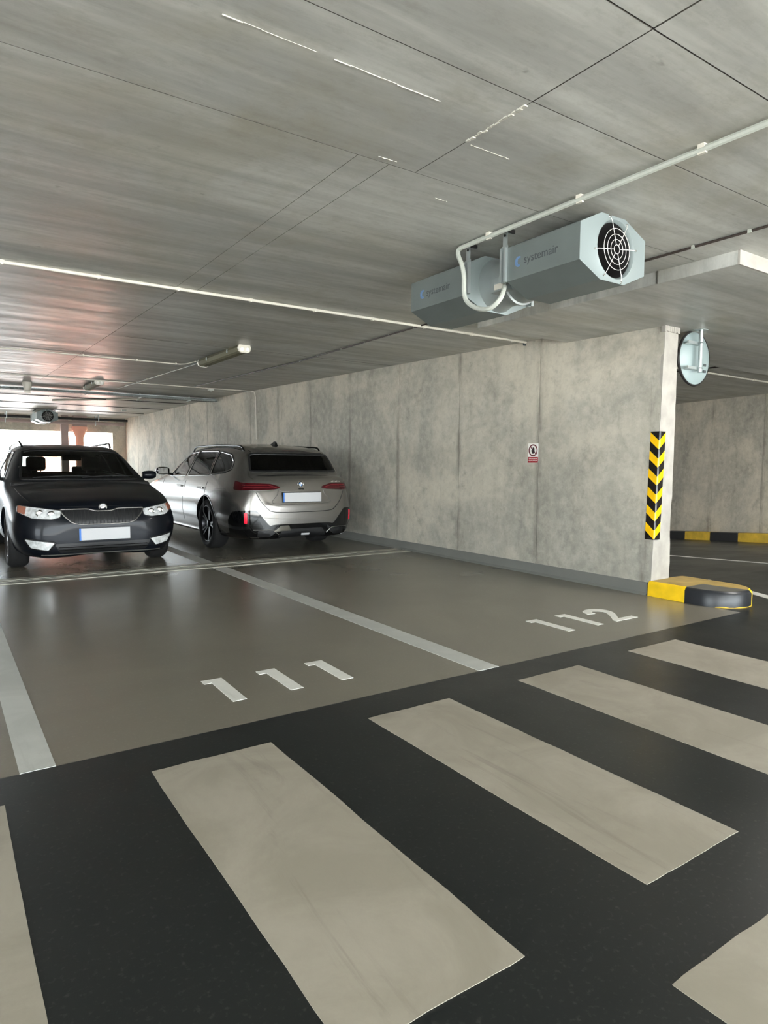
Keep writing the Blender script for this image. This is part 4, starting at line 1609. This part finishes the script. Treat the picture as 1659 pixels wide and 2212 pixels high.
def cabin(car_root, y0, y1, w, zf, seats_y, rear_y, sx=1):
    c = MB()
    c.box(-w, w, y0, y1, zf, zf + 0.04)
    c.build('cabin_floor', M['cabin'], car_root)
    d = MB()
    d.prism([(y0, zf), (y0, 0.97), (y0 + 0.25, 0.985), (y0 + 0.45, 0.93), (y0 + 0.5, 0.80), (y0 + 0.42, zf)], 'x', -w, w)
    d.build('dashboard', M['cabin'], car_root, bevel=0.03, seg=3)
    st = MB().ring((0, 0, 0), 0.18, 0.014, 'y', 32, 8).build('steering_wheel', M['cabin'], car_root, smooth=True)
    st.location = (-0.36 * sx * -1, y0 + 0.60, 0.88)
    st.rotation_euler = (math.radians(-25), 0, 0)
    for x in (-0.36, 0.36):
        seat(car_root, x, seats_y, zf + 0.14)
    rs = empty('rear_bench', (0, rear_y, zf + 0.14), parent=car_root)
    MB().box(-0.62, 0.62, -0.25, 0.25, 0, 0.14).build('cushion', M['seat'], rs, bevel=0.05, seg=3)
    k = MB()
    k.v = [(-.62, 0.2, 0.1), (.62, 0.2, 0.1), (.58, 0.40, 0.56), (-.58, 0.40, 0.56), (-.62, 0.32, 0.08), (.62, 0.32, 0.08), (.58, 0.49, 0.56), (-.58, 0.49, 0.56)]
    k.f = [(0, 1, 2, 3), (4, 7, 6, 5), (0, 4, 5, 1), (1, 5, 6, 2), (2, 6, 7, 3), (3, 7, 4, 0)]
    k.build('backrest', M['seat'], rs, bevel=0.04, seg=3)
    for x in (-0.36, 0.36):
        MB().box(x - 0.12, x + 0.12, 0.42, 0.50, 0.575, 0.71).build('headrest', M['seat'], rs, bevel=0.035, seg=3)
    for s_ in (-1, 1):
        MB().box(s_ * (w - 0.03) if s_ > 0 else -w, w if s_ > 0 else -(w - 0.03), y0 + 0.3, y1, zf, 0.93).build('door_card', M['cabin'], car_root)


def door_mirror(parent, x, y, z, sx, m, s=1.0):
    r = empty('door_mirror', (x, y, z), parent=parent)
    mb = MB()
    n = 10
    segs = [(-0.0, 0.05, 0.045), (0.03, 0.075, 0.062), (0.10, 0.085, 0.070), (0.17, 0.08, 0.066), (0.21, 0.06, 0.05), (0.225, 0.02, 0.02)]
    for t, ry, rz in segs:
        for k in range(16):
            a = 2 * math.pi * k / 16
            ca, sa = math.cos(a), math.sin(a)
            e = 0.75
            mb.v.append((sx * t * s, -0.02 + ry * s * math.copysign(abs(ca) ** e, ca) * (1.0 if ca < 0 else 0.55), rz * s * math.copysign(abs(sa) ** e, sa) + 0.01 * t))
    for i in range(len(segs) - 1):
        for k in range(16):
            k2 = (k + 1) % 16
            mb.f.append((i * 16 + k, i * 16 + k2, (i + 1) * 16 + k2, (i + 1) * 16 + k))
    mb.f.append(tuple(range(16)))
    mb.f.append(tuple(range(len(mb.v) - 1, len(mb.v) - 17, -1)))
    mb.build('housing', m, r, smooth=True)
    gl = MB().box(min(sx * 0.03 * s, sx * 0.2 * s), max(sx * 0.03 * s, sx * 0.2 * s), 0.022 * s, 0.030 * s, -0.052 * s, 0.052 * s)
    gl.build('mirror_glass', M['chrome'], r, bevel=0.01)
    MB().tube([(sx * -0.06, 0.0, -0.06), (sx * 0.02, 0, -0.045), (sx * 0.05, 0, -0.02)], 0.02, 8).build('stalk', M['trim'], r, smooth=True)


def sym(poly):
    return [(-x, z) for x, z in poly][::-1]


# ---------------------------------------------------------------- dark estate, nose towards the camera
LS = 4.67
sk = empty('parked_car', (1.52, 7.80, 0))
tag(sk, 'dark blue-black estate car parked nose out in the left bay', 'car')
TS = {
    'zb': [(0, .26), (.06, .205), (.2, .19), (.5, .19), (4.2, .20), (4.5, .25), (4.6, .30), (LS, .38)],
    'wm': [(0, .50), (.03, .62), (.08, .70), (.18, .79), (.35, .865), (.6, .895), (1.0, .905), (3.4, .907), (4.0, .89), (4.35, .85), (4.55, .78), (4.63, .68), (LS, .55)],
    'zm': [(0, .42), (.1, .48), (.35, .56), (.9, .62), (3.8, .66), (4.4, .62), (LS, .52)],
    'wh': [(0, .44), (.03, .55), (.08, .62), (.18, .70), (.35, .775), (.6, .82), (1.0, .845), (1.5, .855), (3.6, .845), (4.1, .81), (4.4, .755), (4.55, .68), (4.63, .58), (LS, .46)],
    'zh': [(0, .545), (.03, .60), (.08, .655), (.18, .705), (.35, .755), (.6, .81), (1.0, .87), (1.3, .91), (1.7, .94), (3.0, .97), (4.1, .995), (4.4, .97), (4.55, .88), (4.63, .72), (LS, .60)],
    'wr': [(0, .30), (.08, .46), (.18, .52), (.35, .57), (.7, .62), (1.05, .67), (1.22, .705), (1.45, .69), (1.8, .645), (2.15, .605), (2.6, .60), (3.4, .595), (4.1, .565), (4.28, .56), (4.42, .60), (4.52, .62), (4.6, .48), (LS, .32)],
    'zr': [(0, .585), (.03, .655), (.08, .725), (.14, .765), (.35, .815), (.7, .885), (1.05, .925), (1.22, .955), (1.45, 1.055), (1.8, 1.225), (2.1, 1.35), (2.35, 1.395), (2.8, 1.415), (3.5, 1.40), (4.1, 1.355), (4.28, 1.29), (4.42, 1.10), (4.52, .95), (4.6, .80), (LS, .64)],
    'zt': [(0, .60), (.03, .68), (.08, .745), (.14, .785), (.35, .84), (.7, .905), (1.05, .952), (1.22, .98), (1.45, 1.09), (1.8, 1.262), (2.1, 1.395), (2.35, 1.44), (2.8, 1.466), (3.5, 1.455), (4.1, 1.41), (4.25, 1.375), (4.30, 1.33), (4.42, 1.13), (4.52, .97), (4.6, .82), (LS, .66)],
}
SW_R = 0.325
c = Car(LS, TS, M['navy'], sk, (0.885, 3.565), SW_R)
# glazing
ws = round_poly([(-.69, 1.0), (.69, 1.0), (.60, 1.355), (.45, 1.383), (-.45, 1.383), (-.60, 1.355)], 0.03)
c.window('windscreen', ws, 'front', M['screen'], cond=lambda v: 1.0 < v.y < 2.4)
rwp = round_poly([(-.60, 1.03), (.60, 1.03), (.535, 1.325), (-.535, 1.325)], 0.05)
c.window('rear_window', rwp, 'rear', M['sideglass'], cond=lambda v: v.y > 4.15)
for view, s_ in (('left', -1), ('right', 1)):
    for nm, p in (('side_window', [(1.72, 1.0), (2.55, 1.005), (2.55, 1.36), (2.28, 1.345)]), ('side_window', [(2.66, 1.005), (3.48, 1.03), (3.44, 1.355), (2.66, 1.365)]), ('quarter_window', [(3.55, 1.035), (4.16, 1.07), (4.08, 1.22), (3.92, 1.325), (3.52, 1.35)])):
        c.window(nm, round_poly(p, 0.03), view, M['sideglass'], cond=(lambda q: (lambda v: v.x * q > 0.3))(s_))
# front face
for sg in (1, -1):
    lp = round_poly([(.425, .685), (.60, .712), (.80, .738), (.815, .672), (.70, .612), (.52, .60), (.44, .62)], 0.015)
    fp = round_poly([(.50, .345), (.765, .388), (.715, .298), (.56, .268)], 0.012)
    lo = c.decal('headlamp', lp if sg > 0 else sym(lp), 'front', M['headlamp'], 0.006)
    for px, pz, pr in ((.52, .652, .036), (.625, .662, .038)):
        q = c.hit('front', (sg * px, pz), 0.007)
        MB().lathe([(0.0, -0.002), (pr * .55, -0.003), (pr * .8, 0.001), (pr, -0.004), (pr, 0.01)], tuple(q), 'y', 24).build('projector', M['chrome'], lo, smooth=True)
    ip = round_poly([(.735, .725), (.80, .736), (.812, .672), (.755, .645)], 0.01)
    c.decal('turn_indicator', ip if sg > 0 else sym(ip), 'front', M['indicator'], 0.010, lo)
    c.ring('lamp_surround', lp if sg > 0 else sym(lp), 'front', M['trim'], 0.010, 0.001, 0.004, lo)
    fo_ = c.decal('fog_lamp', fp if sg > 0 else sym(fp), 'front', M['headlamp'], 0.006)
    c.ring('lamp_surround', fp if sg > 0 else sym(fp), 'front', M['trim'], 0.016, 0.001, 0.004, fo_)
gp_ = [(-.435, .700), (-.16, .700), (-.075, .676), (.075, .676), (.16, .700), (.435, .700), (.41, .645), (.33, .56), (.25, .535), (-.25, .535), (-.33, .56), (-.41, .645)]
gp_ = round_poly(gp_, 0.02)
go = c.decal('grille', gp_, 'front', M['trim'], 0.005)
c.ring('chrome_frame', gp_, 'front', M['satin'], 0.006, 0.006, 0.010, go)
for k in range(21):
    x = -.38 + .76 * k / 20
    z1 = .692 if abs(x) > .15 else .672
    z0 = .54 if abs(x) < .29 else .54 + (abs(x) - .29) * 1.0
    a, b = c.hit('front', (x, z0), 0.008), c.hit('front', (x, z1), 0.010)
    MB().tube([tuple(a), tuple((Vector(a) + Vector(b)) / 2 + Vector((0, -0.004, 0))), tuple(b)], 0.0045, 6).build('slat', M['trim'], go)
lg = c.decal('lower_intake', round_poly([(-.50, .335), (.50, .335), (.45, .235), (-.45, .235)], 0.02), 'front', M['trim'], 0.004)
for z in (.265, .295):
    P = [tuple(c.hit('front', (-.46 + .92 * k / 16, z), 0.006)) for k in range(17)]
    MB().tube(P, 0.004, 6).build('intake_bar', M['gloss'], lg)
P = [tuple(c.hit('front', (-.62 + 1.24 * k / 24, .215), 0.004)) for k in range(25)]
MB().tube(P, 0.006, 6).build('chin_strip', M['satin'], sk, smooth=True)
npo = c.decal('number_plate_holder', [(-.268, .358), (.272, .358), (.272, .494), (-.268, .494)], 'front', M['trim'], 0.008)
q = c.hit('front', (0, .43), 0.022)
pl = MB().box(-.262, .266, -0.002, 0.002, -.066, .062)
pl.build('number_plate', M['plate'], npo).location = (0, q[1], .43)
MB().box(-.262, -.243, -0.003, 0.0021, -.066, .062).build('blue_band', M['plateblue'], npo).location = (0, q[1] - 0.0005, .43)
q = c.hit('front', (0, .715), 0.004)
bg = empty('badge', tuple(q), parent=sk)
MB().lathe([(0.0, -0.004), (0.036, -0.003), (0.038, 0.006)], (0, 0, 0), 'y', 28).build('disc', M['gloss'], bg, smooth=True)
MB().ring((0, -0.003, 0), 0.041, 0.005, 'y', 32, 8).build('badge_ring', M['satin'], bg, smooth=True)
MB().prism([(-0.022, -0.014), (0.008, -0.012), (0.026, 0.004), (0.010, 0.006), (0.004, 0.016), (-0.002, 0.004), (-0.018, -0.004)], 'y', -0.007, -0.003).build('emblem', M['satin'], bg)
# shut lines
for sg in (1, -1):
    c.seam('bonnet_seam', [(sg * .70, .30), (sg * .755, .6), (sg * .775, 1.0), (sg * .76, 1.22)], 'top', M['trim'], 0.005)
c.seam('bonnet_seam', [(-.43, .727), (-.15, .73), (0, .728), (.15, .73), (.43, .727)], 'front', M['trim'], 0.005)
for view in ('left', 'right'):
    for y in (1.50, 2.60, 3.52):
        c.seam('door_seam', [(y, .30), (y + .02, .6), (y + .05, .93)], view, M['trim'], 0.005)
    c.seam('belt_moulding', [(1.72, .985), (2.6, .99), (3.5, 1.02), (4.15, 1.055)], view, M['trim'], 0.012)
    s_ = -1 if view == 'left' else 1
    # roof rails
    R_ = [(s_ * .56, 2.35, 1.425)] + [(s_ * (.575 - .015 * k / 6), 2.5 + 1.55 * k / 6, 1.485 - 0.035 * (k / 6) ** 2) for k in range(7)] + [(s_ * .55, 4.2, 1.385)]
    MB().tube(smooth_curve(R_, 4), 0.014, 8).build('roof_rail', M['gloss'], sk, smooth=True)
    door_mirror(sk, s_ * .86, 1.80, 1.045, s_, M['navy'], 0.85)
    tp = round_poly([(.52, .86), (.74, .90), (.78, .70), (.60, .70)], 0.03)
    c.decal('tail_lamp', tp if s_ > 0 else sym(tp), 'rear', M['taillamp'], 0.006)
# wipers and rear-view mirror
for x0, x1 in ((-.55, .10), (.0, .58)):
    P = [tuple(c.hit('front', (x0 + (x1 - x0) * k / 8, 1.012 + 0.02 * math.sin(k / 8 * 2.2)), 0.012)) for k in range(9)]
    MB().tube(P, 0.007, 6).build('wiper', M['trim'], sk)
MB().box(-.12, .12, 2.02, 2.06, 1.235, 1.30).box(-.01, .01, 2.03, 2.06, 1.29, 1.38).build('interior_mirror', M['cabin'], sk, bevel=0.01)
cabin(sk, 1.15, 4.2, .80, .30, 2.25, 3.15)
c.arches(M['navy'])
c.finish()
wp = make_wheel(SW_R, .215, .215, M['rimgrey'], 5, sk, .78, .885, 1)
for x, y, s_ in ((-.78, .885, -1), (.78, 3.565, 1), (-.78, 3.565, -1)):
    make_wheel(SW_R, .215, .215, M['rimgrey'], 5, sk, x, y, s_, wp)

# ---------------------------------------------------------------- silver estate, tail towards the camera
LB = 5.06
YR = 8.08
bw_ = empty('parked_car', (4.115, YR + LB, 0), math.pi)
tag(bw_, 'silver-grey estate car parked tail out beside the concrete wall', 'car')
TB = {
    'zb': [(0, .30), (.1, .22), (.4, .18), (4.2, .20), (4.75, .225), (5.0, .235), (LB, .27)],
    'wm': [(0, .55), (.08, .74), (.25, .86), (.5, .92), (.9, .945), (2.5, .95), (4.0, .955), (4.45, .945), (4.7, .915), (4.85, .87), (4.95, .81), (5.02, .73), (LB, .62)],
    'zm': [(0, .50), (.4, .60), (1.0, .66), (3.5, .70), (4.3, .72), (4.8, .66), (LB, .56)],
    'wh': [(0, .48), (.08, .64), (.25, .76), (.5, .83), (1.0, .865), (1.7, .88), (3.6, .875), (4.2, .855), (4.5, .83), (4.7, .795), (4.85, .76), (4.95, .715), (5.02, .66), (LB, .57)],
    'zh': [(0, .66), (.08, .72), (.25, .78), (.5, .83), (1.0, .90), (1.5, .95), (2.5, .985), (3.8, 1.01), (4.4, 1.03), (4.7, 1.02), (4.85, .985), (4.95, .94), (5.02, .86), (LB, .66)],
    'wr': [(0, .36), (.25, .55), (.6, .62), (1.1, .68), (1.4, .72), (1.7, .69), (2.1, .64), (2.5, .615), (3.2, .61), (4.0, .61), (4.4, .60), (4.62, .605), (4.72, .63), (4.84, .66), (4.92, .665), (4.98, .63), (5.03, .56), (LB, .45)],
    'zr': [(0, .69), (.08, .755), (.25, .82), (.6, .885), (1.1, .96), (1.4, 1.01), (1.7, 1.13), (2.1, 1.30), (2.4, 1.39), (2.8, 1.435), (3.4, 1.45), (4.0, 1.435), (4.4, 1.40), (4.60, 1.355), (4.68, 1.28), (4.80, 1.12), (4.88, 1.05), (4.95, 1.01), (4.985, .965), (5.02, .88), (LB, .68)],
    'zt': [(0, .71), (.08, .78), (.25, .85), (.6, .92), (1.1, 1.0), (1.4, 1.05), (1.7, 1.18), (2.1, 1.36), (2.4, 1.455), (2.8, 1.503), (3.4, 1.518), (4.0, 1.50), (4.4, 1.455), (4.58, 1.425), (4.64, 1.385), (4.68, 1.325), (4.80, 1.15), (4.88, 1.072), (4.955, 1.045), (4.985, 1.005), (5.01, .925), (LB, .70)],
}
BW_R = 0.352
b = Car(LB, TB, M['silver'], bw_, (0.90, 3.895), BW_R)
rg = round_poly([(-.655, 1.105), (.655, 1.105), (.605, 1.33), (.56, 1.352), (-.56, 1.352), (-.605, 1.33)], 0.03)
b.window('rear_window', rg, 'rear', M['tint'], cond=lambda v: v.y > 4.5)
fwp = round_poly([(-.70, 1.06), (.70, 1.06), (.62, 1.42), (-.62, 1.42)], 0.04)
b.window('windscreen', fwp, 'front', M['screen'], cond=lambda v: 1.2 < v.y < 2.8)
for view, s_ in (('left', -1), ('right', 1)):
    for nm, p, g_ in (('side_window', [(1.92, 1.0), (2.78, 1.02), (2.84, 1.405), (2.50, 1.385), (2.2, 1.25)], 'sideglass'), ('side_window', [(2.86, 1.02), (3.80, 1.045), (3.74, 1.40), (2.90, 1.41)], 'tint'),
                      ('quarter_window', [(3.86, 1.05), (4.32, 1.085), (4.50, 1.13), (4.46, 1.24), (4.25, 1.345), (3.80, 1.395)], 'tint')):
        b.window(nm, round_poly(p, 0.045), view, M[g_], 'gloss', cond=(lambda q: (lambda v: v.x * q > 0.3))(s_))
    for y in (1.62, 2.82, 3.80):
        b.seam('door_seam', [(y, .33), (y + .02, .6), (y + .04, .95)], view, M['trim'], 0.006)
    for y in (2.62, 3.62):
        q = b.hit(view, (y, .86), 0.012)
        hdl = MB().box(-0.012, 0.012, -0.11, 0.11, -0.015, 0.015).build('door_handle', M['silver'], bw_, bevel=0.008)
        hdl.location = q
    R_ = [(s_ * .60, 2.35, 1.405)] + [(s_ * (.605 - .01 * k / 6), 2.5 + 1.85 * k / 6, 1.475 + 0.02 * math.sin(k / 6 * 3.14) - 0.02 * k / 6) for k in range(7)] + [(s_ * .59, 4.45, 1.41)]
    MB().tube(smooth_curve(R_, 4), 0.013, 8).build('roof_rail', M['gloss'], bw_, smooth=True)
    door_mirror(bw_, s_ * .89, 1.95, 1.085, s_, M['gloss'], 0.95)
    # sill blade
    P = [tuple(b.hit(view, (1.35 + 2.1 * k / 20, .235), 0.006)) for k in range(21)]
    MB().tube(P, 0.016, 8).build('sill_blade', M['satin'], bw_, smooth=True)
    # tail lamps wrap round the corner
    tl = round_poly([(.315, .898), (.345, .915), (.45, .945), (.62, .952), (.80, .955), (.80, .862), (.62, .858), (.40, .868), (.335, .880)], 0.008)
    to = b.decal('tail_lamp', tl if s_ > 0 else sym(tl), 'rear', M['taillamp'], 0.008)
    ts = round_poly([(4.70, .985), (4.86, .957), (5.0, .95), (5.0, .863), (4.88, .86), (4.74, .868)], 0.02)
    b.decal('lamp_side', [(y, z) for y, z in ts], view, M['taillamp'], 0.007, to)
    for dz in (0.0, 0.035):
        P = [tuple(b.hit('rear', (s_ * (.36 + .42 * k / 14), .893 + dz * min(1, k / 4)), 0.009)) for k in range(15)]
        MB().tube(P, 0.0035, 6).build('light_guide', M['tailline'], to, smooth=True)
    # black bumper corners with upright reflectors
    cp = round_poly([(.86, .22), (.86, .57), (.80, .60), (.66, .60), (.50, .405), (.46, .385), (.46, .22)], 0.03)
    co_ = b.decal('bumper_corner', cp if s_ > 0 else sym(cp), 'rear', M['gloss'], 0.006)
    sp_ = round_poly([(4.60, .22), (4.68, .46), (4.80, .58), (4.93, .60), (4.93, .22)], 0.02)
    b.decal('corner_side', sp_, view, M['gloss'], 0.008, co_)
    rp_ = round_poly([(.765, .425), (.795, .430), (.800, .565), (.768, .570)], 0.008)
    b.decal('reflector', rp_ if s_ > 0 else sym(rp_), 'rear', M['reflector'], 0.012, co_)
    ep_ = round_poly([(.36, .385), (.44, .330), (.64, .330), (.64, .25), (.48, .25), (.40, .30)], 0.015)
    b.decal('vent_frame', ep_ if s_ > 0 else sym(ep_), 'rear', M['trim'], 0.014, co_)
    P = [tuple(b.hit('rear', (s_ * x, z), 0.016)) for x, z in ((.70, .345), (.62, .345), (.50, .342), (.44, .335), (.39, .295), (.36, .27))]
    MB().tube(P, 0.005, 6).build('vent_edge', M['satin'], co_, smooth=True)
# diffuser, tailgate lines, plate
df = round_poly([(-.47, .215), (.47, .215), (.47, .39), (.40, .405), (-.40, .405), (-.47, .39)], 0.02)
do = b.decal('diffuser', df, 'rear', M['gloss'], 0.007)
b.decal('diffuser_centre', round_poly([(-.30, .34), (.30, .34), (.36, .235), (-.36, .235)], 0.02), 'rear', M['trim'], 0.014, do)
b.decal('diffuser_glint', round_poly([(.44, .313), (.33, .388), (.215, .39), (.18, .319)], 0.01), 'rear', M['chrome'], 0.02, do)  # bright patch standing in for floor light reflected on the diffuser
b.decal('tow_cover', [(-.10, .262), (.02, .262), (.02, .275), (-.10, .275)], 'rear', M['plate'], 0.02, do)
b.seam('tailgate_seam', [(-.66, .84), (-.60, .72), (-.50, .61), (-.42, .575), (-.2, .565), (0, .563), (.2, .565), (.42, .575), (.50, .61), (.60, .72), (.66, .84)], 'rear', M['trim'], 0.007)
b.seam('plate_recess_edge', [(-.34, .862), (-.36, .80), (-.44, .70), (-.30, .675), (0, .67), (.30, .675), (.44, .70), (.36, .80), (.34, .862)], 'rear', M['satin'], 0.004)
b.seam('bumper_crease', [(-.56, .50), (-.2, .475), (.2, .475), (.56, .50)], 'rear', M['silver'], 0.008)
ph = b.decal('number_plate_holder', round_poly([(-.295, .692), (.295, .692), (.295, .832), (-.295, .832)], 0.008), 'rear', M['trim'], 0.008)
q = b.hit('rear', (0, .76), 0.02)
q2 = b.hit('rear', (0, .82), 0.02)
yp = max(q[1], q2[1]) + 0.004
MB().box(-.288, .288, -0.002, 0.002, -.060, .064).build('number_plate', M['plate'], ph).location = (0, yp, .76)
MB().box(.270, .288, -0.002, 0.003, -.060, .064).build('blue_band', M['plateblue'], ph).location = (0, yp, .76)
gb_ = b.decal('gate_grip', round_poly([(-.30, .842), (.30, .842), (.33, .866), (-.33, .866)], 0.006), 'rear', M['silver'], 0.016)
b.decal('camera_pod', round_poly([(-.04, .862), (.04, .862), (.03, .882), (-.03, .882)], 0.006), 'rear', M['gloss'], 0.016, gb_)
q = b.hit('rear', (0, .937), 0.003)
bd = empty('badge', tuple(q), parent=bw_)
MB().lathe([(0.0, 0.005), (0.038, 0.004), (0.041, -0.004)], (0, 0, 0), 'y', 32).build('disc', M['gloss'], bd, smooth=True)
MB().ring((0, 0.003, 0), 0.041, 0.003, 'y', 32, 8).build('badge_ring', M['chrome'], bd, smooth=True)
for k in range(4):
    pts = [(0, 0)] + [(0.027 * math.cos(math.radians(90 * k + 9 * j)), 0.027 * math.sin(math.radians(90 * k + 9 * j))) for j in range(11)]
    MB().prism(pts, 'y', 0.004, 0.0065).build('quadrant', M['signwhite'] if k % 2 else M['badgeblue'], bd)
for k in range(7):
    x = -.62 + .022 * k
    q = b.hit('rear', (x, .972), 0.003)
    MB().box(-0.007, 0.007, -0.001, 0.003, -0.011, 0.011 if k % 3 else 0.006).build('model_lettering', M['chrome'], bw_).location = q
sp2 = MB()
P = [Vector(b.hit('top', (-.56 + 1.12 * k / 16, 4.57), 0.0)) for k in range(17)]
for p in P:
    sp2.v += [(p.x, 4.40, p.z + 0.030), (p.x, 4.60, p.z + 0.003), (p.x, 4.685 - 0.10 * (p.x / .56) ** 2 * 0.5, p.z - 0.028), (p.x, 4.62, p.z - 0.042), (p.x, 4.45, p.z - 0.03)]
for k in range(16):
    for j in range(5):
        j2 = (j + 1) % 5
        sp2.f.append((5 * k + j, 5 * k + 5 + j, 5 * k + 5 + j2, 5 * k + j2))
so_ = sp2.build('roof_spoiler', M['silver'], bw_, smooth=True)
MB().box(-.10, .10, 4.655, 4.672, P[8].z - 0.034, P[8].z - 0.024).build('brake_light', M['taillamp'], so_)
fn = MB()
fn.v = [(-.03, 4.05, 1.485), (.03, 4.05, 1.485), (.03, 4.24, 1.465), (-.03, 4.24, 1.465), (-.006, 4.16, 1.54), (.006, 4.16, 1.54), (.006, 4.225, 1.535), (-.006, 4.225, 1.535)]
fn.f = [(0, 1, 2, 3), (4, 7, 6, 5), (0, 4, 5, 1), (1, 5, 6, 2), (2, 6, 7, 3), (3, 7, 4, 0)]
fn.build('antenna_fin', M['gloss'], bw_, bevel=0.008)
cabin(bw_, 1.30, 4.55, .83, .30, 2.45, 3.42, -1)
b.arches(M['gloss'])
b.finish()
wp = make_wheel(BW_R, .245, .262, M['rimdark'], 5, bw_, .825, .90, 1)
for x, y, s_ in ((-.825, .90, -1), (.825, 3.895, 1), (-.825, 3.895, -1)):
    make_wheel(BW_R, .245, .262, M['rimdark'], 5, bw_, x, y, s_, wp)
